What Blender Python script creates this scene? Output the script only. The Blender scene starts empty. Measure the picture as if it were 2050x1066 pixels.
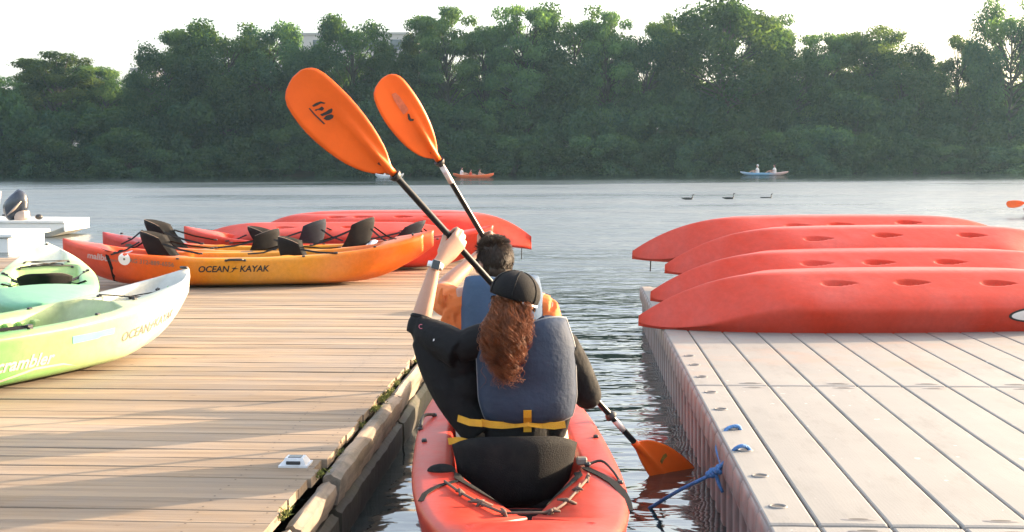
import bpy, bmesh, math, random
import numpy as np
from mathutils import Vector, Matrix
from mathutils.bvhtree import BVHTree
R = math.radians
scn = bpy.context.scene
col = scn.collection
# ------------------------------------------------------------------ camera
F_PX, W_PX, H_PX = 2300.0, 2050.0, 1066.0
CAM_H = 1.6
PITCH = math.atan((533 - 320) / F_PX)
CAM_ROT = Matrix.Rotation(R(90) - PITCH, 3, 'X') @ Matrix.Rotation(R(-0.28), 3, 'Z')
cam_data = bpy.data.cameras.new('camera')
cam = bpy.data.objects.new('camera', cam_data)
col.objects.link(cam)
cam.matrix_world = Matrix.Translation((0, 0, CAM_H)) @ CAM_ROT.to_4x4()
cam_data.sensor_width = 36.0
cam_data.lens = 36.0 * F_PX / W_PX
cam_data.clip_start = 0.1
cam_data.clip_end = 6000
scn.camera = cam
# ------------------------------------------------------------------ world, sun, exposure
SUN_AZ = R(67)        # to the right of the view direction (+Y)
SUN_EL = R(13)
world = bpy.data.worlds.new('World')
scn.world = world
world.use_nodes = True
wn = world.node_tree
wn.nodes.clear()
w_out = wn.nodes.new('ShaderNodeOutputWorld')
w_bg = wn.nodes.new('ShaderNodeBackground')
w_sky = wn.nodes.new('ShaderNodeTexSky')
w_sky.sky_type = 'NISHITA'
w_sky.sun_disc = False
w_sky.sun_elevation = SUN_EL
w_sky.sun_rotation = SUN_AZ
w_sky.air_density = 1.0
w_sky.dust_density = 6.0
w_sky.ozone_density = 1.0
w_bg.inputs['Strength'].default_value = 0.15
wn.links.new(w_sky.outputs[0], w_bg.inputs[0])
# thin bright veil of haze over the whole sky
w_veil = wn.nodes.new('ShaderNodeBackground')
w_veil.inputs['Color'].default_value = (0.97, 0.98, 1.0, 1)
w_veil.inputs['Strength'].default_value = 0.165
w_add = wn.nodes.new('ShaderNodeAddShader')
wn.links.new(w_bg.outputs[0], w_add.inputs[0])
wn.links.new(w_veil.outputs[0], w_add.inputs[1])
wn.links.new(w_add.outputs[0], w_out.inputs[0])
sun_data = bpy.data.lights.new('sun', 'SUN')
sun_data.energy = 5.0
sun_data.angle = R(0.6)
sun_data.color = (1.0, 0.76, 0.52)
sun = bpy.data.objects.new('sun', sun_data)
col.objects.link(sun)
SUN_DIR = Vector((math.sin(SUN_AZ) * math.cos(SUN_EL), math.cos(SUN_AZ) * math.cos(SUN_EL), math.sin(SUN_EL)))
sun.rotation_euler = SUN_DIR.to_track_quat('Z', 'Y').to_euler()
sun.location = SUN_DIR * 60
scn.view_settings.view_transform = 'Standard'
scn.view_settings.look = 'None'
scn.view_settings.gamma = 1.0
scn.view_settings.exposure = 1.95
scn.cycles.max_bounces = 8
scn.cycles.transparent_max_bounces = 8
scn.cycles.sample_clamp_indirect = 6.0
scn.cycles.caustics_reflective = False
scn.cycles.caustics_refractive = False

# ------------------------------------------------------------------ helpers
def at(px, py, d):
    """metres of the point that the photograph shows at (px, py), d metres in front of the camera"""
    v = CAM_ROT @ Vector(((px - W_PX / 2) / F_PX, (H_PX / 2 - py) / F_PX, -1.0))
    v = v * (d / v.y)
    return Vector((v.x, v.y, v.z + CAM_H))

def on(px, py, z):
    """the point at height z that the photograph shows at (px, py)"""
    v = CAM_ROT @ Vector(((px - W_PX / 2) / F_PX, (H_PX / 2 - py) / F_PX, -1.0))
    t = (z - CAM_H) / v.z
    return Vector((v.x * t, v.y * t, z))

def empty(name, loc=(0, 0, 0), rz=0.0):
    o = bpy.data.objects.new(name, None)
    o.empty_display_size = 0.1
    col.objects.link(o)
    o.location = loc
    o.rotation_euler = (0, 0, rz)
    return o

def tag(o, label=None, cat=None, group=None, kind=None):
    if label: o['label'] = label
    if cat: o['category'] = cat
    if group: o['group'] = group
    if kind: o['kind'] = kind
    return o

def mesh_obj(name, verts, faces, mat, parent=None, smooth=True, base=None):
    me = bpy.data.meshes.new(name)
    if base is not None:
        b = Vector(base)
        verts = [Vector(v) - b for v in verts]
    me.from_pydata([tuple(v) for v in verts], [], faces)
    if isinstance(mat, (list, tuple)):
        for m in mat: me.materials.append(m)
    else:
        me.materials.append(mat)
    if smooth and len(me.polygons):
        me.polygons.foreach_set('use_smooth', [True] * len(me.polygons))
    me.update()
    o = bpy.data.objects.new(name, me)
    col.objects.link(o)
    if parent is not None: o.parent = parent
    return o

def recalc(o):
    bm = bmesh.new(); bm.from_mesh(o.data)
    bmesh.ops.recalc_face_normals(bm, faces=bm.faces)
    bm.to_mesh(o.data); bm.free()
    return o

class MB:
    """collects shapes into one mesh"""
    def __init__(self): self.v = []; self.f = []
    def add(self, vf):
        n = len(self.v)
        self.v += [Vector(p) for p in vf[0]]
        self.f += [tuple(i + n for i in q) for q in vf[1]]
        return self
    def build(self, name, mat, parent=None, smooth=True, base=None):
        return mesh_obj(name, self.v, self.f, mat, parent, smooth, base)

def loft(rings, caps=True, closed=True):
    v = []; f = []
    m = len(rings[0])
    for r in rings: v += [Vector(p) for p in r]
    for i in range(len(rings) - 1):
        for j in range(m if closed else m - 1):
            a = i * m + j; b = i * m + (j + 1) % m
            f.append((a, b, b + m, a + m))
    if caps and closed:
        for base_i, rev in ((0, True), ((len(rings) - 1) * m, False)):
            c = sum((v[base_i + j] for j in range(m)), Vector()) / m
            v.append(c); ci = len(v) - 1
            for j in range(m):
                a = base_i + j; b = base_i + (j + 1) % m
                f.append((b, a, ci) if rev else (a, b, ci))
    return v, f

def spline(pts, n):
    """Catmull-Rom through pts, n points per span (pts any length tuples)"""
    P = [np.array(p, float) for p in pts]
    P = [2 * P[0] - P[1]] + P + [2 * P[-1] - P[-2]]
    out = []
    for i in range(1, len(P) - 2):
        for k in range(n):
            t = k / n
            a, b, c, d = P[i - 1], P[i], P[i + 1], P[i + 2]
            out.append(0.5 * ((2 * b) + (c - a) * t + (2 * a - 5 * b + 4 * c - d) * t * t + (3 * b - a - 3 * c + d) * t ** 3))
    out.append(P[-2])
    return out

def tube(pts, rad, seg=8, caps=True, flat=1.0, up=None, sm=0):
    """tapered tube; rad number or list; flat squashes the second axis; sm smooths the path"""
    pts = [Vector(p) for p in pts]
    if not isinstance(rad, (list, tuple)): rad = [rad] * len(pts)
    if sm:
        q = spline([tuple(p) + (r,) for p, r in zip(pts, rad)], sm)
        pts = [Vector(p[:3]) for p in q]; rad = [max(float(p[3]), 1e-4) for p in q]
    rings = []
    t0 = (pts[1] - pts[0]).normalized()
    n = Vector(up) if up else (Vector((0, 0, 1)) if abs(t0.z) < 0.9 else Vector((1, 0, 0)))
    for i, p in enumerate(pts):
        t = (pts[min(i + 1, len(pts) - 1)] - pts[max(i - 1, 0)]).normalized()
        n = (n - t * n.dot(t)).normalized()
        b = t.cross(n)
        rings.append([p + (b * math.cos(a) + n * math.sin(a) * flat) * rad[i]
                      for a in (2 * math.pi * j / seg for j in range(seg))])
    return loft(rings, caps)

def ellipsoid(c, r, rot=None, nu=16, nv=10):
    c = Vector(c); v = []; f = []
    M = rot if rot is not None else Matrix.Identity(3)
    for i in range(1, nv):
        th = math.pi * i / nv
        for j in range(nu):
            ph = 2 * math.pi * j / nu
            v.append(c + M @ Vector((r[0] * math.sin(th) * math.cos(ph), r[1] * math.sin(th) * math.sin(ph), r[2] * math.cos(th))))
    for i in range(nv - 2):
        for j in range(nu):
            a = i * nu + j; b = i * nu + (j + 1) % nu
            f.append((a, a + nu, b + nu, b))
    v.append(c + M @ Vector((0, 0, r[2]))); v.append(c - M @ Vector((0, 0, r[2])))
    t = len(v) - 2
    for j in range(nu):
        f.append((t, j, (j + 1) % nu))
        f.append((t + 1, (nv - 2) * nu + (j + 1) % nu, (nv - 2) * nu + j))
    return v, f

def bbox(lo, hi, bev=0.0, M=None):
    """box, edges along x/y/z chamfered by bev"""
    bm = bmesh.new()
    bmesh.ops.create_cube(bm, size=1.0)
    lo = Vector(lo); hi = Vector(hi); c = (lo + hi) / 2; s = hi - lo
    for v in bm.verts: v.co = Vector((v.co.x * s.x, v.co.y * s.y, v.co.z * s.z)) + c
    if bev > 0:
        bmesh.ops.bevel(bm, geom=list(bm.edges), offset=bev, segments=1 if bev < 0.012 else 2, affect='EDGES', profile=0.5)
    bm.verts.index_update()
    v = [(M @ x.co if M is not None else x.co.copy()) for x in bm.verts]
    f = [tuple(x.index for x in q.verts) for q in bm.faces]
    bm.free()
    return v, f

def remesh(shapes, voxel, smooth=4, factor=0.5):
    """one continuous skin round a set of closed shapes"""
    mb = MB()
    for s in shapes: mb.add(s)
    me = bpy.data.meshes.new('tmp'); me.from_pydata([tuple(v) for v in mb.v], [], mb.f)
    o = bpy.data.objects.new('tmp', me); col.objects.link(o)
    bm = bmesh.new(); bm.from_mesh(me); bmesh.ops.recalc_face_normals(bm, faces=bm.faces); bm.to_mesh(me); bm.free()
    m = o.modifiers.new('r', 'REMESH'); m.mode = 'VOXEL'; m.voxel_size = voxel
    if smooth:
        s = o.modifiers.new('s', 'SMOOTH'); s.factor = factor; s.iterations = smooth
    dg = bpy.context.evaluated_depsgraph_get()
    e = o.evaluated_get(dg)
    m2 = bpy.data.meshes.new_from_object(e)
    v = [x.co.copy() for x in m2.vertices]; f = [tuple(p.vertices) for p in m2.polygons]
    bpy.data.objects.remove(o); bpy.data.meshes.remove(me); bpy.data.meshes.remove(m2)
    return v, f

def smoothstep(a, b, x):
    t = min(1.0, max(0.0, (x - a) / (b - a))); return t * t * (3 - 2 * t)

# ------------------------------------------------------------------ materials
def node(nt, kind, **kw):
    n = nt.nodes.new(kind)
    for k, v in kw.items():
        if k.startswith('i_'):
            n.inputs[k[2:].replace('_', ' ')].default_value = v
        else: setattr(n, k, v)
    return n

def c4(c): return (c[0], c[1], c[2], 1.0)

def material(name, color, rough=0.5, var=0.15, scale=6.0, bump=0.0, bscale=60.0, metal=0.0, spec=0.5, coat=0.0,
             dirt=None, dirt_amt=0.5, dirt_scale=3.0, sub=0.0, sheen=0.0, stretch=None):
    """principled paint / plastic / cloth with mottled colour, uneven gloss and fine relief"""
    m = bpy.data.materials.new(name); m.use_nodes = True
    nt = m.node_tree; L = nt.links.new
    b = nt.nodes['Principled BSDF']
    tc = node(nt, 'ShaderNodeTexCoord')
    mp = node(nt, 'ShaderNodeMapping')
    L(tc.outputs['Object'], mp.inputs['Vector'])
    if stretch: mp.inputs['Scale'].default_value = stretch
    nz = node(nt, 'ShaderNodeTexNoise', i_Scale=scale, i_Detail=6.0, i_Roughness=0.6)
    L(mp.outputs[0], nz.inputs['Vector'])
    rp = node(nt, 'ShaderNodeValToRGB')
    rp.color_ramp.elements[0].position = 0.3; rp.color_ramp.elements[1].position = 0.72
    rp.color_ramp.elements[0].color = c4([max(0, x * (1 - var)) for x in color])
    rp.color_ramp.elements[1].color = c4([min(1, x * (1 + var)) for x in color])
    L(nz.outputs[0], rp.inputs[0])
    out = rp.outputs[0]
    if dirt is not None:
        n2 = node(nt, 'ShaderNodeTexNoise', i_Scale=dirt_scale, i_Detail=8.0, i_Roughness=0.7)
        L(mp.outputs[0], n2.inputs['Vector'])
        r2 = node(nt, 'ShaderNodeMapRange'); r2.inputs['From Min'].default_value = 0.48; r2.inputs['From Max'].default_value = 0.75
        r2.inputs['To Max'].default_value = dirt_amt
        L(n2.outputs[0], r2.inputs['Value'])
        mx = node(nt, 'ShaderNodeMixRGB'); L(r2.outputs[0], mx.inputs[0]); L(out, mx.inputs[1]); mx.inputs[2].default_value = c4(dirt)
        out = mx.outputs[0]
    L(out, b.inputs['Base Color'])
    rr = node(nt, 'ShaderNodeMapRange'); rr.inputs['To Min'].default_value = max(0.02, rough * 0.8); rr.inputs['To Max'].default_value = min(1, rough * 1.25)
    L(nz.outputs[0], rr.inputs['Value']); L(rr.outputs[0], b.inputs['Roughness'])
    b.inputs['Metallic'].default_value = metal
    b.inputs['Specular IOR Level'].default_value = spec
    b.inputs['Coat Weight'].default_value = coat
    b.inputs['Sheen Weight'].default_value = sheen
    if sub > 0:
        b.inputs['Subsurface Weight'].default_value = sub
        b.inputs['Subsurface Radius'].default_value = (0.012, 0.005, 0.003)
        b.inputs['Subsurface Scale'].default_value = 1.0
    if bump > 0:
        n3 = node(nt, 'ShaderNodeTexNoise', i_Scale=bscale, i_Detail=4.0)
        L(mp.outputs[0], n3.inputs['Vector'])
        bp = node(nt, 'ShaderNodeBump', i_Strength=bump, i_Distance=0.01)
        L(n3.outputs[0], bp.inputs['Height']); L(bp.outputs[0], b.inputs['Normal'])
    return m

def gradient_plastic(name, stops, x0, x1, rough=0.35):
    """rotomoulded plastic whose colour runs along the boat (local x)"""
    m = bpy.data.materials.new(name); m.use_nodes = True
    nt = m.node_tree; L = nt.links.new; b = nt.nodes['Principled BSDF']
    tc = node(nt, 'ShaderNodeTexCoord'); sp = node(nt, 'ShaderNodeSeparateXYZ'); L(tc.outputs['Object'], sp.inputs[0])
    nz = node(nt, 'ShaderNodeTexNoise', i_Scale=3.0, i_Detail=6.0); L(tc.outputs['Object'], nz.inputs['Vector'])
    ma = node(nt, 'ShaderNodeMath', operation='MULTIPLY_ADD'); L(nz.outputs[0], ma.inputs[0]); ma.inputs[1].default_value = 0.5; L(sp.outputs['X'], ma.inputs[2])
    mr = node(nt, 'ShaderNodeMapRange'); mr.inputs['From Min'].default_value = x0 + 0.25; mr.inputs['From Max'].default_value = x1 + 0.25
    L(ma.outputs[0], mr.inputs['Value'])
    rp = node(nt, 'ShaderNodeValToRGB'); L(mr.outputs[0], rp.inputs[0])
    el = rp.color_ramp.elements
    el[0].position = stops[0][0]; el[0].color = c4(stops[0][1]); el[1].position = stops[-1][0]; el[1].color = c4(stops[-1][1])
    for p, c in stops[1:-1]:
        e = el.new(p); e.color = c4(c)
    n2 = node(nt, 'ShaderNodeTexNoise', i_Scale=22.0, i_Detail=8.0, i_Roughness=0.7); L(tc.outputs['Object'], n2.inputs['Vector'])
    r2 = node(nt, 'ShaderNodeMapRange'); r2.inputs['From Min'].default_value = 0.3; r2.inputs['From Max'].default_value = 0.7
    r2.inputs['To Min'].default_value = 0.86; r2.inputs['To Max'].default_value = 1.06; L(n2.outputs[0], r2.inputs['Value'])
    mx = node(nt, 'ShaderNodeMixRGB', blend_type='MULTIPLY'); mx.inputs[0].default_value = 1.0
    L(rp.outputs[0], mx.inputs[1]); L(r2.outputs[0], mx.inputs[2])
    # drag scratches along the boat and faded, chalky patches
    ms = node(nt, 'ShaderNodeMapping'); ms.inputs['Scale'].default_value = (1.2, 26, 26); ms.inputs['Rotation'].default_value = (0, 0, R(4)); L(tc.outputs['Object'], ms.inputs['Vector'])
    ns_ = node(nt, 'ShaderNodeTexNoise', i_Scale=3.0, i_Detail=7.0, i_Roughness=0.75); L(ms.outputs[0], ns_.inputs['Vector'])
    rs = node(nt, 'ShaderNodeMapRange'); rs.inputs['From Min'].default_value = 0.60; rs.inputs['From Max'].default_value = 0.78; rs.inputs['To Max'].default_value = 0.38; L(ns_.outputs[0], rs.inputs['Value'])
    nf = node(nt, 'ShaderNodeTexNoise', i_Scale=1.6, i_Detail=5.0, i_Roughness=0.6); L(tc.outputs['Object'], nf.inputs['Vector'])
    rf = node(nt, 'ShaderNodeMapRange'); rf.inputs['From Min'].default_value = 0.45; rf.inputs['From Max'].default_value = 0.75; rf.inputs['To Max'].default_value = 0.22; L(nf.outputs[0], rf.inputs['Value'])
    am = node(nt, 'ShaderNodeMath', operation='MAXIMUM'); L(rs.outputs[0], am.inputs[0]); L(rf.outputs[0], am.inputs[1])
    mc = node(nt, 'ShaderNodeMixRGB'); L(am.outputs[0], mc.inputs[0]); L(mx.outputs[0], mc.inputs[1])
    hv = node(nt, 'ShaderNodeHueSaturation'); hv.inputs['Saturation'].default_value = 0.62; hv.inputs['Value'].default_value = 1.08; L(mx.outputs[0], hv.inputs['Color']); L(hv.outputs[0], mc.inputs[2])
    L(mc.outputs[0], b.inputs['Base Color'])
    r3 = node(nt, 'ShaderNodeMapRange'); r3.inputs['To Min'].default_value = rough * 0.8; r3.inputs['To Max'].default_value = rough * 1.3
    L(n2.outputs[0], r3.inputs['Value']); L(r3.outputs[0], b.inputs['Roughness'])
    n4 = node(nt, 'ShaderNodeTexNoise', i_Scale=9.0, i_Detail=3.0); L(tc.outputs['Object'], n4.inputs['Vector'])
    b.inputs['Specular IOR Level'].default_value = 0.18
    bp = node(nt, 'ShaderNodeBump', i_Strength=0.25, i_Distance=0.012); L(n4.outputs[0], bp.inputs['Height']); L(bp.outputs[0], b.inputs['Normal'])
    return m
# ================================================================== WATER, FAR BANK
def water_material():
    m = bpy.data.materials.new('water'); m.use_nodes = True
    nt = m.node_tree; L = nt.links.new; b = nt.nodes['Principled BSDF']
    b.inputs['Base Color'].default_value = (0.018, 0.030, 0.030, 1)
    b.inputs['Roughness'].default_value = 0.04
    b.inputs['IOR'].default_value = 2.6
    tc = node(nt, 'ShaderNodeTexCoord')
    def layer(scale, sx, sy, det, rough, amp, dist=0.0):
        mp = node(nt, 'ShaderNodeMapping'); mp.inputs['Scale'].default_value = (sx, sy, 1); mp.inputs['Rotation'].default_value = (0, 0, R(8))
        L(tc.outputs['Object'], mp.inputs['Vector'])
        n = node(nt, 'ShaderNodeTexNoise', i_Scale=scale, i_Detail=det, i_Roughness=rough, i_Distortion=dist)
        L(mp.outputs[0], n.inputs['Vector'])
        k = node(nt, 'ShaderNodeMath', operation='MULTIPLY'); L(n.outputs[0], k.inputs[0]); k.inputs[1].default_value = amp
        return k.outputs[0]
    a = layer(2.2, 0.55, 1.25, 2.0, 0.45, 0.085, 0.6)
    c = layer(7.0, 0.6, 1.3, 2.0, 0.5, 0.022, 0.5)
    d = layer(0.45, 0.6, 1.2, 2.0, 0.5, 0.16)
    s = node(nt, 'ShaderNodeMath', operation='ADD'); L(a, s.inputs[0]); L(c, s.inputs[1])
    s2 = node(nt, 'ShaderNodeMath', operation='ADD'); L(s.outputs[0], s2.inputs[0]); L(d, s2.inputs[1])
    # sheltered between the docks, ruffled out on the open lake, calm again under the far bank
    sx = node(nt, 'ShaderNodeSeparateXYZ'); L(tc.outputs['Object'], sx.inputs[0])
    wr = node(nt, 'ShaderNodeValToRGB'); mr = node(nt, 'ShaderNodeMapRange'); mr.inputs['From Min'].default_value = 0; mr.inputs['From Max'].default_value = 130
    L(sx.outputs['Y'], mr.inputs['Value']); L(mr.outputs[0], wr.inputs[0])
    e = wr.color_ramp.elements
    e[0].position = 0.045; e[0].color = (.22, .22, .22, 1); e[1].position = 0.90; e[1].color = (.30, .30, .30, 1)
    for pp, vv in ((0.09, .42), (0.16, .95), (0.3, 1.0), (0.52, 1.0), (0.66, .50)):
        q = e.new(pp); q.color = (vv, vv, vv, 1)
    wp = node(nt, 'ShaderNodeMapping'); wp.inputs['Scale'].default_value = (.03, .11, 1); L(tc.outputs['Object'], wp.inputs['Vector'])
    wz = node(nt, 'ShaderNodeTexNoise', i_Scale=1.0, i_Detail=4.0, i_Roughness=0.6); L(wp.outputs[0], wz.inputs['Vector'])
    wq = node(nt, 'ShaderNodeMapRange'); wq.inputs['From Min'].default_value = .32; wq.inputs['From Max'].default_value = .68; wq.inputs['To Min'].default_value = .50; wq.inputs['To Max'].default_value = 1.25; L(wz.outputs[0], wq.inputs['Value'])
    wm = node(nt, 'ShaderNodeMath', operation='MULTIPLY'); L(wr.outputs[0], wm.inputs[0]); L(wq.outputs[0], wm.inputs[1])
    s3 = node(nt, 'ShaderNodeMath', operation='MULTIPLY'); L(s2.outputs[0], s3.inputs[0]); s3.inputs[1].default_value = 2.2
    bp = node(nt, 'ShaderNodeBump', i_Distance=1.0); L(wm.outputs[0], bp.inputs['Strength'])
    rw = node(nt, 'ShaderNodeMapRange'); rw.inputs['From Min'].default_value = .3; rw.inputs['From Max'].default_value = 1.0; rw.inputs['To Min'].default_value = 0.05; rw.inputs['To Max'].default_value = 0.42; L(wm.outputs[0], rw.inputs['Value']); L(rw.outputs[0], b.inputs['Roughness'])
    L(s3.outputs[0], bp.inputs['Height']); L(bp.outputs[0], b.inputs['Normal'])
    return m

M_WATER = water_material()
tag(mesh_obj('water', [(-900, -300, 0), (900, -300, 0), (900, 1500, 0), (-900, 1500, 0)], [(0, 1, 2, 3)], M_WATER, smooth=False), kind='structure')

M_EARTH = material('bank_earth', (0.07, 0.06, 0.04), 0.95, 0.4, 0.6, 0.5, 4.0, dirt=(0.05, 0.07, 0.03), dirt_amt=0.9, dirt_scale=0.4)
SHORE = 118.0
def shore_y(x): return SHORE + 1.6 * math.sin(x * 0.11) + 0.9 * math.sin(x * 0.37 + 1) + 0.010 * x
def ground_z(x, y):
    d = y - shore_y(x)
    return -0.8 + 2.2 * smoothstep(-1.5, 4.0, d) + 0.9 * smoothstep(4, 40, d) + 0.15 * math.sin(x * 0.3) * math.sin(y * 0.4)
rows = [-3, -1, 0, 1, 2, 3, 5, 8, 12, 20, 40, 80, 200, 600, 1300]
gv = []; gf = []; nx = 161
for d in rows:
    for i in range(nx):
        x = -400 + 5 * i
        y = shore_y(x) + d
        gv.append((x * (1 + d / 800), y, ground_z(x, y)))
for j in range(len(rows) - 1):
    for i in range(nx - 1):
        a = j * nx + i; gf.append((a, a + 1, a + 1 + nx, a + nx))
tag(mesh_obj('far_bank', gv, gf, M_EARTH), kind='structure')

# ================================================================== WOODEN DOCK (left)
def wood_material(name, base, dark, along=(1, 1, 1), moss=0.0, gray=0.5):
    m = bpy.data.materials.new(name); m.use_nodes = True
    nt = m.node_tree; L = nt.links.new; b = nt.nodes['Principled BSDF']
    tc = node(nt, 'ShaderNodeTexCoord'); oi = node(nt, 'ShaderNodeObjectInfo')
    add = node(nt, 'ShaderNodeVectorMath', operation='ADD'); L(tc.outputs['Object'], add.inputs[0])
    cmb = node(nt, 'ShaderNodeCombineXYZ'); sc = node(nt, 'ShaderNodeMath', operation='MULTIPLY'); L(oi.outputs['Random'], sc.inputs[0]); sc.inputs[1].default_value = 37.0
    for k in range(3): L(sc.outputs[0], cmb.inputs[k])
    L(cmb.outputs[0], add.inputs[1])
    mp = node(nt, 'ShaderNodeMapping'); mp.inputs['Scale'].default_value = along; L(add.outputs[0], mp.inputs['Vector'])
    g = node(nt, 'ShaderNodeTexNoise', i_Scale=14.0, i_Detail=9.0, i_Roughness=0.65, i_Distortion=0.3); L(mp.outputs[0], g.inputs['Vector'])
    rp = node(nt, 'ShaderNodeValToRGB'); L(g.outputs[0], rp.inputs[0])
    rp.color_ramp.elements[0].position = 0.33; rp.color_ramp.elements[0].color = c4(dark)
    rp.color_ramp.elements[1].position = 0.58; rp.color_ramp.elements[1].color = c4(base)
    # weathered grey blotches
    w = node(nt, 'ShaderNodeTexNoise', i_Scale=1.4, i_Detail=7.0, i_Roughness=0.65); L(add.outputs[0], w.inputs['Vector'])
    wr = node(nt, 'ShaderNodeMapRange'); wr.inputs['From Min'].default_value = 0.42; wr.inputs['From Max'].default_value = 0.7; wr.inputs['To Max'].default_value = gray
    L(w.outputs[0], wr.inputs['Value'])
    mx = node(nt, 'ShaderNodeMixRGB'); L(wr.outputs[0], mx.inputs[0]); L(rp.outputs[0], mx.inputs[1]); mx.inputs[2].default_value = (0.23, 0.205, 0.185, 1)
    # per-board tint
    t = node(nt, 'ShaderNodeMapRange'); t.inputs['To Min'].default_value = 0.78; t.inputs['To Max'].default_value = 1.12; L(oi.outputs['Random'], t.inputs['Value'])
    mu = node(nt, 'ShaderNodeMixRGB', blend_type='MULTIPLY'); mu.inputs[0].default_value = 1; L(mx.outputs[0], mu.inputs[1]); L(t.outputs[0], mu.inputs[2])
    out = mu.outputs[0]
    gp = node(nt, 'ShaderNodeNewGeometry'); gs = node(nt, 'ShaderNodeTexNoise', i_Scale=0.9, i_Detail=8.0, i_Roughness=0.7); L(gp.outputs['Position'], gs.inputs['Vector'])
    gr_ = node(nt, 'ShaderNodeMapRange'); gr_.inputs['From Min'].default_value = 0.50; gr_.inputs['From Max'].default_value = 0.66; gr_.inputs['To Max'].default_value = 0.5; L(gs.outputs[0], gr_.inputs['Value'])
    gm = node(nt, 'ShaderNodeMixRGB'); L(gr_.outputs[0], gm.inputs[0]); L(out, gm.inputs[1]); gm.inputs[2].default_value = (0.19, 0.168, 0.152, 1); out = gm.outputs[0]
    # knots and specks
    vo = node(nt, 'ShaderNodeTexNoise', i_Scale=30.0, i_Detail=3.0)
    m3 = node(nt, 'ShaderNodeMapping'); m3.inputs['Scale'].default_value = (0.35, 1, 1); L(add.outputs[0], m3.inputs['Vector']); L(m3.outputs[0], vo.inputs['Vector'])
    vr = node(nt, 'ShaderNodeMapRange'); vr.inputs['From Min'].default_value = 0.70; vr.inputs['From Max'].default_value = 0.78; vr.inputs['To Max'].default_value = 0.75; L(vo.outputs[0], vr.inputs['Value'])
    mk = node(nt, 'ShaderNodeMixRGB'); L(vr.outputs[0], mk.inputs[0]); L(out, mk.inputs[1]); mk.inputs[2].default_value = (0.10, 0.07, 0.05, 1); out = mk.outputs[0]
    if moss:
        mn = node(nt, 'ShaderNodeTexNoise', i_Scale=5.0, i_Detail=8.0, i_Roughness=0.7); L(add.outputs[0], mn.inputs['Vector'])
        mr = node(nt, 'ShaderNodeMapRange'); mr.inputs['From Min'].default_value = 0.5; mr.inputs['From Max'].default_value = 0.68; mr.inputs['To Max'].default_value = moss; L(mn.outputs[0], mr.inputs['Value'])
        mm = node(nt, 'ShaderNodeMixRGB'); L(mr.outputs[0], mm.inputs[0]); L(out, mm.inputs[1]); mm.inputs[2].default_value = (0.055, 0.055, 0.035, 1); out = mm.outputs[0]
    L(out, b.inputs['Base Color'])
    b.inputs['Roughness'].default_value = 0.8; b.inputs['Specular IOR Level'].default_value = 0.25
    bp = node(nt, 'ShaderNodeBump', i_Strength=0.5, i_Distance=0.006); L(g.outputs[0], bp.inputs['Height']); L(bp.outputs[0], b.inputs['Normal'])
    return m

M_PLANK = wood_material('deck_plank_wood', (0.33, 0.245, 0.165), (0.19, 0.135, 0.09), (0.05, 1.2, 1.2), 0.0, 0.55)
M_BEAM = wood_material('weathered_beam_wood', (0.27, 0.21, 0.155), (0.09, 0.07, 0.05), (1.2, 0.08, 1.2), 0.7, 0.6)
M_DARKWOOD = material('wet_shaded_wood', (0.05, 0.042, 0.03), 0.7, 0.5, 5.0, 0.5, 20.0, dirt=(0.05, 0.06, 0.02), dirt_amt=0.8)  # wet, mossy wood; the shade below the deck edge is in the colour too
DECK_Z = 0.32
M_SCREW = material('rusty_screw', (0.06, 0.04, 0.03), 0.6, 0.3, metal=0.4)
dk_a = math.atan2(-0.0640, 1.0)                 # planks run along local x, turned slightly
DK_O = Vector((-0.615, 7.65, 0))                # a point on the dock's water edge
dock = empty('wooden_dock', (DK_O.x, DK_O.y, 0), dk_a)
tag(dock, 'weathered wooden plank dock along the water on the left', 'dock')
rng = random.Random(5)
PITCH_P = 0.143
DOCK_FAR = 7.25
y = -5.2; k = 0
plank_variants = []
for s in range(6):
    r2 = random.Random(40 + s)
    wdt = 0.0704 + r2.uniform(-0.001, 0.001)
    v = []; f = []; n = 14
    for i in range(n + 1):
        x = -7.2 + 7.2 * i / n + (0 if i < n else r2.uniform(-0.025, 0.0))
        dz = r2.uniform(-0.0022, 0.0022); dy = r2.uniform(-0.0018, 0.0018); cup = r2.uniform(0, 0.002)
        c = 0.003
        v += [(x, -wdt + dy, -0.04), (x, -wdt + dy, -c + dz), (x, -wdt + c + dy, dz), (x, 0 + dy, dz - cup), (x, wdt - c + dy, dz), (x, wdt + dy, -c + dz), (x, wdt + dy, -0.04)]
        if i < n:
            a = i * 7
            for j in range(6): f.append((a + j, a + 7 + j, a + 8 + j, a + j + 1))
    f.append(tuple(range(7))[::-1]); f.append(tuple(n * 7 + j for j in range(7)))
    nfp = len(f)
    for jx in (-0.30, -2.4, -4.8, -0.06):
        for sy in (-1, 1):
            cx = jx + r2.uniform(-.012, .012); cy = sy * 0.042 + r2.uniform(-.004, .004); a0 = len(v)
            v += [(cx + .0048 * math.cos(q * math.pi / 3), cy + .0048 * math.sin(q * math.pi / 3), .0026) for q in range(6)]; f.append(tuple(a0 + q for q in range(6)))
    o = mesh_obj('plank', v, f, [M_PLANK, M_SCREW], smooth=False)
    for q in o.data.polygons:
        if q.index >= nfp: q.material_index = 1
    plank_variants.append(o.data); bpy.data.objects.remove(o)
while y < DOCK_FAR:
    o = bpy.data.objects.new('plank', plank_variants[rng.randrange(6)]); col.objects.link(o); o.parent = dock
    gap = rng.choice([0, 0, 0, 0.001, 0.002])
    if k in (17,): gap = 0.018
    o.location = (rng.uniform(-0.012, 0.006), y + gap * 0.5, DECK_Z + rng.uniform(-0.002, 0.003)); o.rotation_euler = (rng.uniform(-0.012, 0.012), rng.uniform(-0.0005, 0.0005), rng.uniform(-0.0008, 0.0008))
    y += PITCH_P + gap + rng.choice([0, 0, 0.001, 0.003]); k += 1
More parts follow.
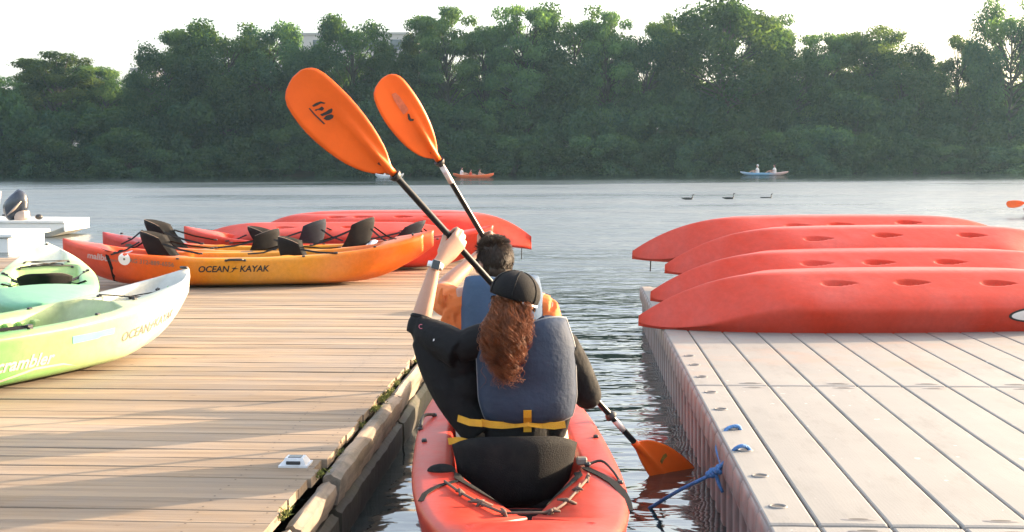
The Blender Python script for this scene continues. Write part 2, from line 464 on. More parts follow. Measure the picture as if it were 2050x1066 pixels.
# joists and floats below
for xx in (-0.30, -2.4, -4.8, -7.0):
    MB().add(bbox((xx - 0.04, -5.2, 0.10), (xx + 0.04, DOCK_FAR - 0.05, 0.272), 0.004)).build('joist', M_DARKWOOD, dock, False)
# edge timbers, worn and broken in lengths
def timber(y0, y1, x0, x1, z0, z1, seed, mat, name):
    r2 = random.Random(seed); n = max(4, int((y1 - y0) / 0.06)); rings = []
    for i in range(n + 1):
        t = i / n; yy = y0 + (y1 - y0) * t
        e = 0.012 * (1 + 2.0 * (t < 0.06 or t > 0.94))
        wob = lambda s=1.0: r2.uniform(-0.0028, 0.0028) * s
        c = 0.016 + r2.uniform(0, 0.004)
        rings.append([(x0 + wob(), yy, z0), (x0 + wob(), yy, z1 - c + wob()), (x0 + c + wob(), yy, z1 + wob(.6) - e * .3), ((x0 + x1) / 2 + wob(), yy, z1 + wob(.6) - e * .2),
                      (x1 - c * 1.3 + wob(), yy, z1 + wob(.6) - e * .5), (x1 + wob(), yy, z1 - c * 1.4 + wob()), (x1 + wob(1.5), yy, (z0 + z1) / 2 + wob()), (x1 - .015 + wob(2), yy, z0)])
    o = MB().add(loft(rings)).build(name, mat, dock, True)
    recalc(o); o.data.set_sharp_from_angle(angle=R(35)); return o
for i, (a, b_, dz) in enumerate([(-5.2, -3.62, -0.035), (-3.60, -3.02, -0.028), (-2.98, -1.35, -0.012), (-1.33, 0.55, -0.010), (0.57, 2.9, -0.008), (2.92, DOCK_FAR, -0.008)]):
    timber(a, b_, 0.012 + 0.006 * (i % 2), 0.072 + 0.008 * (i % 3), 0.17, DECK_Z + dz, 60 + i, M_BEAM, 'edge_timber')
    timber(a + 0.02, b_, 0.03, 0.088, -0.08, 0.155, 80 + i, M_DARKWOOD, 'lower_timber')
# far edge timber
o = MB().add(bbox((-7.2, DOCK_FAR - 0.02, 0.06), (0.10, DOCK_FAR + 0.05, DECK_Z - 0.012), 0.008)).build('end_timber', M_BEAM, dock, False)
# broad floats (dark) under the deck
for yy in (-4.2, -1.2, 1.8, 4.8):
    MB().add(bbox((-6.6, yy - 0.9, -0.2), (-0.12, yy + 0.9, 0.098), 0.03)).build('float', M_DARKWOOD, dock, False)
# moss and grass tufts along the joint
M_MOSS = material('moss', (0.13, 0.14, 0.03), 0.95, 0.5, 30.0)
def tuft(x, y, z, n, h, seed):
    r2 = random.Random(seed); mb = MB()
    for i in range(n):
        a = r2.uniform(0, 6.28); r = abs(r2.gauss(0, 0.025)); p = Vector((x + r * math.cos(a) * 0.6, y + r * math.sin(a) * 1.8, z - 0.01))
        t = Vector((r2.gauss(0, .35), r2.gauss(0, .35), 1)).normalized() * h * r2.uniform(.4, 1); s = Vector((math.cos(a + 1.5), math.sin(a + 1.5), 0)) * 0.0022
        nn = len(mb.v); mb.v += [p - s, p + s, p + t * .6 + s * .7 + Vector((0, 0, 0)), p + t + Vector((t.x * .5, t.y * .5, -0.2 * h))]; mb.f += [(nn, nn + 1, nn + 2), (nn, nn + 2, nn + 3)]
    return mb
mb = MB()
r3 = random.Random(9)
for (yy, n, h) in [(-3.55, 70, .035), (-3.0, 60, .03), (-2.62, 40, .018), (-2.1, 60, .02), (-1.75, 150, .028), (-1.5, 170, .034), (-1.3, 160, .03), (-1.05, 100, .022), (-0.7, 90, .018), (-0.3, 100, .02), (0.1, 80, .02), (0.6, 60, .02), (1.2, 60, .02)]:
    mb.add((lambda q: (q.v, q.f))(tuft(0.006, yy, DECK_Z - .006, n, h, int(yy * 100) + 500)))
o = mb.build('moss', M_MOSS, dock, False); o['kind'] = 'stuff'
# solar marker light on the deck
M_SILVER = material('silver_plastic', (0.55, 0.57, 0.60), 0.4, 0.1, 20.0, dirt=(0.25, 0.22, 0.18), dirt_amt=0.5, dirt_scale=14)
M_LENS = material('dark_lens', (0.03, 0.035, 0.04), 0.2, 0.2)
pl = on(592, 932, DECK_Z)
dl = empty('deck_light', (pl.x, pl.y, DECK_Z + 0.004), dk_a)
tag(dl, 'small silver solar marker light on the plank dock near its edge', 'light')
def frustum(w0, d0, w1, d1, z0, z1):
    v = [(-w0, -d0, z0), (w0, -d0, z0), (w0, d0, z0), (-w0, d0, z0), (-w1, -d1, z1), (w1, -d1, z1), (w1, d1, z1), (-w1, d1, z1)]
    return v, [(3, 2, 1, 0), (4, 5, 6, 7), (0, 1, 5, 4), (1, 2, 6, 5), (2, 3, 7, 6), (3, 0, 4, 7)]
mb = MB(); mb.add(frustum(.062, .05, .062, .05, -0.002, .006)); mb.add(frustum(.054, .044, .038, .028, .006, .034)); mb.build('housing', M_SILVER, dl, False)
MB().add(bbox((-.030, -.0455, .010), (.030, -.036, .024), .002)).build('lens', M_LENS, dl, False)
MB().add(bbox((-.028, -.02, .033), (.028, .02, .0365), .001)).build('solar_cell', M_LENS, dl, False)

# ================================================================== PLASTIC FLOATING DOCK (right)
def plastic_deck_material(name, base, stain=0.5):
    m = bpy.data.materials.new(name); m.use_nodes = True
    nt = m.node_tree; L = nt.links.new; b = nt.nodes['Principled BSDF']
    tc = node(nt, 'ShaderNodeTexCoord'); geo = node(nt, 'ShaderNodeNewGeometry')
    nz = node(nt, 'ShaderNodeTexNoise', i_Scale=2.2, i_Detail=8.0, i_Roughness=0.65); L(geo.outputs['Position'], nz.inputs['Vector'])
    rp = node(nt, 'ShaderNodeValToRGB'); L(nz.outputs[0], rp.inputs[0])
    rp.color_ramp.elements[0].position = 0.3; rp.color_ramp.elements[0].color = c4([x * 0.86 for x in base])
    rp.color_ramp.elements[1].position = 0.65; rp.color_ramp.elements[1].color = c4(base)
    st = node(nt, 'ShaderNodeTexNoise', i_Scale=1.7, i_Detail=9.0, i_Roughness=0.72)
    mps = node(nt, 'ShaderNodeMapping'); mps.inputs['Scale'].default_value = (1, 1.4, 1); mps.inputs['Location'].default_value = (3.1, 0.4, 0); L(geo.outputs['Position'], mps.inputs['Vector']); L(mps.outputs[0], st.inputs['Vector'])
    sp = node(nt, 'ShaderNodeSeparateXYZ'); L(geo.outputs['Position'], sp.inputs[0])
    far = node(nt, 'ShaderNodeMapRange'); far.inputs['From Min'].default_value = 4.5; far.inputs['From Max'].default_value = 7.0; far.inputs['To Min'].default_value = -0.13; far.inputs['To Max'].default_value = 0.05
    L(sp.outputs['Y'], far.inputs['Value'])
    sa = node(nt, 'ShaderNodeMath', operation='ADD'); L(st.outputs[0], sa.inputs[0]); L(far.outputs[0], sa.inputs[1])
    sr = node(nt, 'ShaderNodeMapRange'); sr.inputs['From Min'].default_value = 0.52; sr.inputs['From Max'].default_value = 0.66; sr.inputs['To Max'].default_value = stain; L(sa.outputs[0], sr.inputs['Value'])
    mx = node(nt, 'ShaderNodeMixRGB'); L(sr.outputs[0], mx.inputs[0]); L(rp.outputs[0], mx.inputs[1]); mx.inputs[2].default_value = (0.29, 0.19, 0.14, 1)
    # grime in soft streaks, a few droppings
    gn = node(nt, 'ShaderNodeTexNoise', i_Scale=6.0, i_Detail=9.0, i_Roughness=0.75); gmp = node(nt, 'ShaderNodeMapping'); gmp.inputs['Scale'].default_value = (1.3, .5, 1); L(geo.outputs['Position'], gmp.inputs['Vector']); L(gmp.outputs[0], gn.inputs['Vector'])
    grr = node(nt, 'ShaderNodeMapRange'); grr.inputs['From Min'].default_value = .52; grr.inputs['From Max'].default_value = .74; grr.inputs['To Max'].default_value = .55; L(gn.outputs[0], grr.inputs['Value'])
    gx = node(nt, 'ShaderNodeMixRGB'); L(grr.outputs[0], gx.inputs[0]); L(mx.outputs[0], gx.inputs[1]); gx.inputs[2].default_value = (0.125, 0.112, 0.10, 1)
    dn = node(nt, 'ShaderNodeTexNoise', i_Scale=17.0, i_Detail=2.0); L(geo.outputs['Position'], dn.inputs['Vector'])
    dr = node(nt, 'ShaderNodeMapRange'); dr.inputs['From Min'].default_value = .735; dr.inputs['From Max'].default_value = .76; dr.inputs['To Max'].default_value = .8; L(dn.outputs[0], dr.inputs['Value'])
    dx = node(nt, 'ShaderNodeMixRGB'); L(dr.outputs[0], dx.inputs[0]); L(gx.outputs[0], dx.inputs[1]); dx.inputs[2].default_value = (0.42, 0.40, 0.38, 1)
    L(dx.outputs[0], b.inputs['Base Color']); b.inputs['Roughness'].default_value = 0.6
    # moulded wood grain
    mp = node(nt, 'ShaderNodeMapping'); mp.inputs['Scale'].default_value = (1.0, 0.28, 1.0); L(geo.outputs['Position'], mp.inputs['Vector'])
    wv = node(nt, 'ShaderNodeTexWave', i_Scale=22.0, i_Distortion=14.0, i_Detail=3.0); wv.inputs['Detail Scale'].default_value = 0.6; L(mp.outputs[0], wv.inputs['Vector'])
    bp = node(nt, 'ShaderNodeBump', i_Strength=0.05, i_Distance=0.002); L(wv.outputs[0], bp.inputs['Height']); L(bp.outputs[0], b.inputs['Normal'])
    return m
M_PDECK = plastic_deck_material('moulded_deck_plastic', (0.238, 0.226, 0.210))
M_PSIDE = material('float_side_plastic', (0.24, 0.19, 0.175), 0.45, 0.2, 4.0, 0.15, 20.0, dirt=(0.16, 0.11, 0.09), dirt_amt=0.8, dirt_scale=5)
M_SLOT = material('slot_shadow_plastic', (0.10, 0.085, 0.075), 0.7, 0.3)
PZ = 0.40
e0 = on(1545, 1066, PZ); e1 = on(1342, 684, PZ)
pa = math.atan2(-(e1.x - e0.x), e1.y - e0.y)
pdock = empty('floating_dock', (e0.x, e0.y, 0), pa)
tag(pdock, 'grey beige moulded plastic floating dock on the right', 'dock')
STRIP = 0.232; EDGE_W = 0.165; NSTR = 14
inv = Matrix.Rotation(-pa, 3, 'Z')
def plocal(p): return inv @ (Vector(p) - Vector((e0.x, e0.y, 0)))
seam1 = plocal(on(1440, 772, PZ)).y; seam0 = plocal(on(1640, 1052, PZ)).y
SEC = seam1 - seam0
seams = [seam0 - SEC, seam0, seam1, seam1 + SEC, seam1 + 2 * SEC]
seams[-1] = 10.75 - e0.y
panel_cache = {}
def panel_mesh(w, l, notch):
    """one moulded board: crowned top with rounded shoulders, hand hole dished at the ends"""
    key = (round(w, 3), round(l, 3), notch)
    if key in panel_cache: return panel_cache[key]
    ny = 20; prof = [(0.004, -0.05), (0.003, -0.008), (0.006, -0.002), (0.012, 0.0), (w / 2, 0.0008), (w - 0.012, 0.0), (w - 0.006, -0.002), (w - 0.003, -0.008), (w - 0.004, -0.05)]
    rings = []
    ys = [0.004, 0.009, 0.02] + [l * t / ny for t in range(1, ny)] + [l - 0.02, l - 0.009, l - 0.004]
    for yy in ys:
        d = min(yy, l - yy); drop = 0.016 if d < 0.006 else (0.004 if d < 0.012 else 0)
        rings.append([(x, yy, z - drop) for x, z in prof])
    v, f = loft(rings, caps=False, closed=False)
    n = len(prof)
    o = mesh_obj('deck_board', v, f, M_PDECK, smooth=False); me = o.data; bpy.data.objects.remove(o); panel_cache[key] = me
    return me
def hole_ring(cx, cy, r, z):
    """moulded eyelet: dished ring with a dark well"""
    rings = []
    for rr, zz in ((r * 1.5, 0.0005), (r * 1.35, 0.004), (r * 1.1, 0.003), (r, -0.004), (r * 0.93, -0.03), (r * .3, -0.032)):
        rings.append([(cx + rr * math.cos(a), cy + rr * math.sin(a) * 0.86, z + zz) for a in (2 * math.pi * j / 16 for j in range(16))])
    return loft(rings, caps=True)
for si in range(len(seams) - 1):
    y0, y1 = seams[si], seams[si + 1]
    sec = empty('dock_section', (0, y0, PZ)); sec.parent = pdock
    l = y1 - y0
    # edge board; its eyelets are rings round flat dark discs laid on top
    me = panel_mesh(EDGE_W, l, False)
    o = bpy.data.objects.new('edge_board', me); col.objects.link(o); o.parent = sec
    for i in range(NSTR):
        o = bpy.data.objects.new('deck_board', panel_mesh(STRIP, l, True)); col.objects.link(o); o.parent = sec
        o.location = (EDGE_W + i * STRIP, 0, rng.uniform(-0.001, 0.001))
    # base under the grooves
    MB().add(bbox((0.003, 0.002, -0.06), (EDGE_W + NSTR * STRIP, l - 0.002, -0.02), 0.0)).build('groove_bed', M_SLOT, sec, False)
M_WELL = material('eyelet_well', (0.19, 0.175, 0.165), 0.6, 0.2)
M_WELL2 = material('eyelet_dark_disc', (0.06, 0.055, 0.05), 0.7, 0.2)  # shade inside the holes, put into the colour of flat discs
sec_list = [o for o in pdock.children]
def sec_of(y):
    for si in range(len(seams) - 1):
        if seams[si] <= y < seams[si + 1]: return sec_list[si], seams[si]
    return sec_list[0], seams[0]
for py in (714, 732, 756, 787, 821, 860, 903, 954, 1015, 1090):
    p = plocal(on(1560, py, PZ)); s, y0 = sec_of(p.y)
    for nm, m_, rr, z in (('eyelet', M_PDECK, (0.030, 0.026, 0.021), 0), ):
        rings = []
        for rad, zz in ((0.034, 0.0012), (0.031, 0.005), (0.027, 0.005), (0.023, 0.0015)):
            rings.append([(0.068 + rad * math.cos(a), p.y - y0 + rad * 0.8 * math.sin(a), zz) for a in (2 * math.pi * j / 18 for j in range(18))])
        e = MB().add(loft(rings, caps=False)).build('eyelet', M_WELL, s)
        rings = [[(0.068 + rad * math.cos(a), p.y - y0 + rad * 0.8 * math.sin(a), zz) for a in (2 * math.pi * j / 18 for j in range(18))] for rad, zz in ((0.0235, 0.0018), (0.001, 0.0016))]
        h = MB().add(loft(rings, caps=False)).build('eyelet_dark_disc', M_WELL2, s)
# hand-hole marks by the seams
def lens_mark(cx, cy, w, h):
    n = 20; rings = []
    for k, zz in ((1.0, 0.0014), (0.8, 0.0030), (0.55, 0.0032)):
        rings.append([(cx + w * k * math.cos(a), cy + h * k * math.sin(a), zz) for a in (2 * math.pi * j / n for j in range(n))])
    return loft(rings, caps=False)
for si in range(1, 3):
    for i in range(0, NSTR, 2):
        for sgn, s_i in ((1, si), (-1, si - 1)):
            s = sec_list[s_i]; l = seams[s_i + 1] - seams[s_i]
            cy = 0.06 if sgn > 0 else l - 0.06
            cx = EDGE_W + i * STRIP + STRIP * 0.62
            mb = MB().add(lens_mark(cx, cy, 0.062, 0.017)); o = mb.build('hand_slot', M_WELL, s)
            mb = MB(); n = 16
            mb.add(loft([[(cx + 0.034 * k * math.cos(a), cy + 0.0094 * k * math.sin(a), 0.0033) for a in (2 * math.pi * j / n for j in range(n))] for k in (1, 0.02)], caps=False)); mb.build('slot_dark_disc', M_WELL2, s)  # flat dark disc painted in place of the shaded opening
# the float's side: ribs and dark pockets along the water
ylen0, ylen1 = seams[0], seams[-1]
SIDE_P = 0.195
yy = ylen0; mbside = 0
while yy < min(ylen1, 9.0):
    # side lobe: rounded plastic bulge between two dark pockets
    rings = []
    for z, out in ((PZ - 0.012, 0.0), (PZ - 0.03, -0.008), (PZ - 0.12, -0.010), (PZ - 0.15, 0.004), (PZ - 0.175, 0.012), (0.12, 0.014), (0.0, 0.016), (-0.25, 0.03)):
        w = 0.060 if z < PZ - 0.16 else (0.0972 if z > PZ - 0.13 else 0.088)
        c = yy + SIDE_P / 2
        rings.append([(out + 0.10, c - w, z), (out + 0.012, c - w, z), (out, c - w + 0.015, z), (out, c + w - 0.015, z), (out + 0.012, c + w, z), (out + 0.10, c + w, z)])
    o = MB().add(loft(rings)).build('side_rib', M_PSIDE, pdock, True); recalc(o)
    yy += SIDE_P
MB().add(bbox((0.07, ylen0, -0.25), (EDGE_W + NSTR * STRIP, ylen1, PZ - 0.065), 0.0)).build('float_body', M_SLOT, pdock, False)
# ================================================================== TREES ON THE FAR BANK
def leaf_material(name, c_lo, c_hi):
    m = bpy.data.materials.new(name); m.use_nodes = True
    nt = m.node_tree; L = nt.links.new
    nt.nodes.clear(); out = node(nt, 'ShaderNodeOutputMaterial')
    at_ = node(nt, 'ShaderNodeAttribute', attribute_name='rnd')
    oi = node(nt, 'ShaderNodeObjectInfo')
    mx = node(nt, 'ShaderNodeMixRGB'); mx.inputs[1].default_value = c4(c_lo); mx.inputs[2].default_value = c4(c_hi); L(at_.outputs['Fac'], mx.inputs[0])
    hs = node(nt, 'ShaderNodeHueSaturation'); L(mx.outputs[0], hs.inputs['Color'])
    hr = node(nt, 'ShaderNodeMapRange'); hr.inputs['To Min'].default_value = 0.475; hr.inputs['To Max'].default_value = 0.525; L(oi.outputs['Random'], hr.inputs['Value']); L(hr.outputs[0], hs.inputs['Hue'])
    vr = node(nt, 'ShaderNodeMapRange'); vr.inputs['To Min'].default_value = 0.55; vr.inputs['To Max'].default_value = 1.35; L(oi.outputs['Random'], vr.inputs['Value']); L(vr.outputs[0], hs.inputs['Value'])
    d = node(nt, 'ShaderNodeBsdfDiffuse'); t = node(nt, 'ShaderNodeBsdfTranslucent'); L(hs.outputs[0], d.inputs[0])
    tb = node(nt, 'ShaderNodeMixRGB', blend_type='MULTIPLY'); tb.inputs[0].default_value = 1; tb.inputs[2].default_value = (2.0, 1.9, 0.55, 1); L(hs.outputs[0], tb.inputs[1]); L(tb.outputs[0], t.inputs[0])
    ms = node(nt, 'ShaderNodeMixShader'); ms.inputs[0].default_value = 0.5; L(d.outputs[0], ms.inputs[1]); L(t.outputs[0], ms.inputs[2])
    L(ms.outputs[0], out.inputs[0])
    return m
M_LEAF = leaf_material('leaves', (0.020, 0.054, 0.046), (0.074, 0.130, 0.062))
M_LEAF2 = leaf_material('feathery_leaves', (0.026, 0.064, 0.048), (0.098, 0.155, 0.066))
M_BARK = material('bark', (0.05, 0.042, 0.034), 0.95, 0.35, 3.0, 0.6, 12.0)

def crown_data(seed, kind):
    """clump centres and radii in a unit-ish tree: height 1, crown spread given by kind"""
    r = np.random.default_rng(seed); cl = []
    if kind == 'tall':            # rounded, billowing, clumps up a tall oval
        for i in range(64):
            z = r.uniform(0.22, 0.96); env = 0.36 * math.sin(math.pi * min(1, (z - 0.05) / 1.0)) ** 0.6 + 0.03
            a = r.uniform(0, 2 * math.pi); q = env * r.uniform(0.35, 1.0) ** 0.5
            cl.append((q * math.cos(a), q * math.sin(a), z - 0.05, r.uniform(0.06, 0.115)))
    elif kind == 'layered':       # cypress: flat sprays on spreading limbs, gaps between
        for i in range(95):
            z = r.uniform(0.30, 0.98); env = 0.34 * (1 - ((z - 0.55) / 0.55) ** 2) ** 0.5 if abs(z - .55) < .55 else .05
            a = r.uniform(0, 2 * math.pi); q = env * r.uniform(0.2, 1.0) ** 0.6
            cl.append((q * math.cos(a), q * math.sin(a), z - .03, r.uniform(0.055, 0.105)))
    elif kind == 'narrow':
        for i in range(34):
            z = r.uniform(0.15, 0.97); env = 0.20 * (1 - z) ** 0.5 + 0.03
            a = r.uniform(0, 2 * math.pi); q = env * r.uniform(0.3, 1.0) ** .5
            cl.append((q * math.cos(a), q * math.sin(a), z - .02, r.uniform(0.045, 0.08)))
    else:                         # shrub: foliage down to the ground, wide
        for i in range(34):
            z = r.uniform(0.02, 0.88) ; env = 0.62 * math.sqrt(max(0.05, 1 - (z - 0.25) ** 2 * 1.5))
            a = r.uniform(0, 2 * math.pi); q = env * r.uniform(0.3, 1.0) ** .5
            cl.append((q * math.cos(a), q * math.sin(a), z, r.uniform(0.12, 0.22)))
    return cl

def make_tree(seed, kind, nleaf, leaf, H):
    """returns (crown mesh, trunk mesh) for a tree H metres tall; leaf = leaf-spray size in metres"""
    r = np.random.default_rng(seed + 100); cl = crown_data(seed, kind)
    C = np.array([c[:3] for c in cl]) * H; Rr = np.array([c[3] for c in cl]) * H
    w = Rr ** 2; w = w / w.sum(); idx = r.choice(len(cl), nleaf, p=w)
    d = r.normal(size=(nleaf, 3)); d /= np.linalg.norm(d, axis=1)[:, None]
    rad = r.uniform(0.15, 1.0, nleaf) ** 0.45 * (1 + 0.25 * r.normal(size=nleaf) * (r.random(nleaf) < .3))
    flat = np.array([1.15, 1.15, 0.55 if kind == 'layered' else 0.85])
    P = C[idx] + d * (rad * Rr[idx])[:, None] * flat
    # leaf quads: random orientation, biased outward/up
    n = d + r.normal(scale=0.7, size=(nleaf, 3)) + np.array([0, 0, 0.5]); n /= np.linalg.norm(n, axis=1)[:, None]
    t = np.cross(n, r.normal(size=(nleaf, 3))); t /= np.linalg.norm(t, axis=1)[:, None]; b = np.cross(n, t)
    s = leaf * r.uniform(0.5, 1.25, nleaf)
    t = t * s[:, None] * 0.62; b = b * s[:, None] * 0.34
    V = np.stack([P - t, P + b - t * .1, P + t, P - b - t * .1], 1).reshape(-1, 3)
    me = bpy.data.meshes.new('crown')
    me.vertices.add(nleaf * 4); me.vertices.foreach_set('co', V.ravel())
    me.loops.add(nleaf * 4); me.loops.foreach_set('vertex_index', np.arange(nleaf * 4))
    me.polygons.add(nleaf); me.polygons.foreach_set('loop_start', np.arange(nleaf) * 4); me.polygons.foreach_set('loop_total', np.full(nleaf, 4))
    crnd = r.random(len(cl)); val = np.clip(0.55 * crnd[idx] + 0.45 * r.random(nleaf), 0, 1)
    a = me.attributes.new('rnd', 'FLOAT', 'FACE'); a.data.foreach_set('value', val.astype(np.float32))
    me.materials.append(M_LEAF2 if kind in ('layered', 'narrow') else M_LEAF); me.update(); me.validate()
    # trunk and limbs
    mb = MB(); rr = random.Random(seed)
    top = 0.80 if kind != 'shrub' else 0.45
    pts = [Vector((0, 0, -0.06 * H))]
    for k in range(1, 7): pts.append(Vector((rr.gauss(0, .012) * H, rr.gauss(0, .012) * H, top * H * k / 6)))
    r0 = 0.020 * H if kind != 'shrub' else 0.012 * H
    mb.add(tube(pts, [r0 * (1 - 0.14 * k) for k in range(7)], 7))
    for (x, y_, z, q) in cl:
        zb = max(0.1, min(top, z * rr.uniform(0.55, 0.85)))
        j = zb / top * 6; j0 = min(5, int(j)); p0 = pts[j0 + 0].lerp(pts[j0 + 1], j - j0) if j0 > 0 else pts[0].lerp(pts[1], j)
        p2 = Vector((x, y_, z)) * H; p1 = (p0 + p2) / 2 + Vector((rr.gauss(0, .02), rr.gauss(0, .02), rr.uniform(-.01, .03))) * H
        mb.add(tube([p0, p1, p2], [r0 * .30, r0 * .20, r0 * .06], 4, caps=False))
    o = mb.build('trunk', M_BARK); tm = o.data; bpy.data.objects.remove(o)
    return me, tm

TREE_H = 16.0
KINDS = {}
for kind, seeds, nl, lf in (('tall', (1, 2, 3), 26000, 0.34), ('layered', (11, 12, 13), 32000, 0.30), ('narrow', (21, 22), 9000, 0.28), ('shrub', (31, 32, 33), 14000, 0.20)):
    KINDS[kind] = [make_tree(s, kind, nl, lf if kind != 'shrub' else 0.36, TREE_H if kind != 'shrub' else 6.0) for s in seeds]

def place_tree(px, top_py, d_off, width_px, kind, var, label, name='bank_tree', group='trees along the far bank', rot=None):
    """a tree whose top shows at (px, top_py), standing d_off metres behind the shoreline"""
    d = SHORE + d_off
    p = at(px, top_py, d); gz = ground_z(p.x, p.y)
    h = p.z - gz
    cm, tm = KINDS[kind][var]
    unit_h = TREE_H if kind != 'shrub' else 6.0
    unit_w = {'tall': 0.80, 'layered': 0.78, 'narrow': 0.46, 'shrub': 1.55}[kind] * unit_h
    w = width_px * d / F_PX
    r = empty(name, (p.x, p.y, gz), 0)
    tag(r, label, 'tree' if kind != 'shrub' else 'shrub', group)
    rz = rot if rot is not None else (px * 0.37) % 6.28
    for nm, me in (('crown', cm), ('trunk', tm)):
        o = bpy.data.objects.new(nm, me); col.objects.link(o); o.parent = r
        o.rotation_euler = (0, 0, rz)
        o.scale = (w / unit_w, w / unit_w, h / unit_h / 0.98)
    return r

TREES = [  # px, top, depth, width px, kind, variant, label
    (8, 172, 9, 150, 'tall', 0, 'low green tree at the left edge of the far bank'),
    (112, 106, 6, 190, 'layered', 0, 'light sunlit spreading tree left of the building gap'),
    (208, 148, 10, 120, 'tall', 1, 'low yellow green tree beside the small pale building'),
    (330, 92, 4, 170, 'tall', 2, 'dark tree at the left shoulder of the tall grove'),
    (385, 48, 7, 150, 'layered', 1, 'tall open crowned tree at the left of the grove'),
    (455, 36, 5, 200, 'tall', 0, 'tall round tree topping the left grove'),
    (540, 40, 7, 170, 'tall', 1, 'tall sunlit tree left of the long pale building roof'),
    (612, 92, 4, 140, 'tall', 2, 'shorter tree in front of the long pale building'),
    (702, 26, 5, 185, 'tall', 1, 'tall round crowned tree behind the larger raised blade'),
    (772, 78, 4, 130, 'tall', 0, 'shorter tree between two round crowned trees'),
    (850, 40, 8, 120, 'layered', 2, 'loose crowned tree above the smaller raised blade'),
    (893, 17, 5, 170, 'layered', 0, 'tall open tree above the smaller raised blade'),
    (968, 48, 6, 120, 'layered', 1, 'thin gappy tree right of the raised blades'),
    (1052, 12, 5, 190, 'layered', 2, 'tall spreading tree left of the highest central crown'),
    (1150, 2, 6, 210, 'tall', 0, 'highest central tree with a broad sunlit crown'),
    (1215, 26, 4, 140, 'layered', 0, 'tree reaching a side branch over the central dip'),
    (1290, 72, 6, 150, 'tall', 2, 'lower tree filling the dip right of centre'),
    (1350, 28, 9, 140, 'layered', 1, 'slim open tree left of the great right hand tree'),
    (1452, -8, 5, 260, 'tall', 2, 'great broad tree rising out of the top of the picture'),
    (1535, 30, 8, 150, 'layered', 2, 'feathery tree leaning on the great broad tree'),
    (1590, 90, 4, 130, 'tall', 0, 'round dark tree under the gap in the skyline'),
    (1650, 68, 6, 150, 'layered', 0, 'light tree in the middle of the right skyline'),
    (1742, 54, 7, 190, 'layered', 1, 'flat topped tree in the right skyline'),
    (1810, 92, 4, 170, 'tall', 2, 'sunlit round tree below the flat topped one'),
    (1868, 98, 8, 100, 'narrow', 1, 'small pointed tree in the right skyline'),
    (1918, 72, 7, 100, 'narrow', 0, 'pointed sunlit tree near the right edge'),
    (1975, 50, 6, 110, 'narrow', 1, 'slender grey green tree close to the right edge'),
    (2030, -10, 4, 170, 'tall', 0, 'tall hazy tree cut by the right edge'),
    (2120, 20, 5, 200, 'tall', 0, 'tall hazy tree beyond the right edge'),
]
for t in TREES: place_tree(*t)
# a second, lower row that closes the wood
rt = random.Random(77)
UNITS = ['', 'first', 'second', 'third', 'fourth', 'fifth', 'sixth', 'seventh', 'eighth', 'ninth', 'tenth', 'eleventh', 'twelfth', 'thirteenth', 'fourteenth', 'fifteenth', 'sixteenth', 'seventeenth', 'eighteenth', 'nineteenth']
TENS = {20: ('twentieth', 'twenty'), 30: ('thirtieth', 'thirty'), 40: ('fortieth', 'forty'), 50: ('fiftieth', 'fifty')}
def ordinal(n):
    if n < 20: return UNITS[n]
    t = n // 10 * 10
    return TENS[t][0] if n == t else TENS[t][1] + ' ' + UNITS[n - t]
cnt = [0, 0, 0]
def nth(k): cnt[k] += 1; return ordinal(cnt[k])
PLACES = ['behind the wooden dock boats', 'behind the raised paddle blades', 'behind the seated pair', 'behind the stacked red kayaks']
i = 0
px = -60
while px < 2120:
    place_tree(px, rt.uniform(120, 175), rt.uniform(11, 15), rt.uniform(130, 190), rt.choice(['tall', 'tall', 'layered']), rt.randrange(3),
               'dark tree inside the wood, ' + nth(0) + ' of its row from the left', group='filling trees inside the wood', rot=rt.uniform(0, 6))
    px += rt.uniform(55, 80)
# shrubs and overhanging boughs down to the water, in two tiers
px = -40
while px < 2110:
    place_tree(px, rt.uniform(255, 300), rt.uniform(-1.2, 0.6), rt.uniform(110, 170), 'shrub', rt.randrange(3),
               'dark shrub overhanging the far waterline, ' + nth(1) + ' from the left edge', 'bank_shrub', 'shrubs along the far waterline', rt.uniform(0, 6))
    px += rt.uniform(46, 70)
px = -70
while px < 2130:
    place_tree(px, rt.uniform(185, 250), rt.uniform(2.2, 4.5), rt.uniform(140, 210), 'shrub', rt.randrange(3),
               'tall shrub under the far trees, ' + nth(2) + ' from the left edge', 'bank_shrub', 'tall shrubs under the trees', rt.uniform(0, 6))
    px += rt.uniform(60, 90)

# ------------------------------------------------------------------ buildings behind the wood
M_CONC = material('pale_facade', (0.50, 0.46, 0.43), 0.85, 0.06, 0.3)
M_GLASS = material('dark_window', (0.10, 0.12, 0.14), 0.15, 0.1)
M_ROOFC = material('roof_coping', (0.42, 0.40, 0.38), 0.8, 0.08)
def building(x0, x1, top_py, d, depth, label, storeys):
    a = at(x0, top_py, d); b = at(x1, top_py, d)
    gz = 1.6; r = empty('building', ((a.x + b.x) / 2, d, gz)); tag(r, label, 'building')
    w = b.x - a.x; h = a.z - gz
    MB().add(bbox((-w / 2, 0, -0.5), (w / 2, depth, h - 0.35), 0)).build('wall', M_CONC, r, False)
    MB().add(bbox((-w / 2 - .15, -.15, h - .345), (w / 2 + .15, depth + .15, h), 0.03)).build('roof', M_ROOFC, r, False)
    sh = h / storeys; n = max(2, int(w / 3.2)); vis = MB().add(bbox((-.8, -.04, 0), (.8, .03, 1.5), 0.02))
    me = None
    for s in range(storeys):
        for k in range(n):
            o = bpy.data.objects.new('window', me) if me else vis.build('window', M_GLASS, r, False)
            if me: col.objects.link(o); o.parent = r
            me = o.data; o.location = (-w / 2 + w * (k + .5) / n, 0, s * sh + sh * .3)
building(560, 818, 66, 165, 18, 'long pale flat roofed building showing between the treetops', 5)
building(262, 300, 136, 160, 10, 'small pale building beside the low left trees', 3)
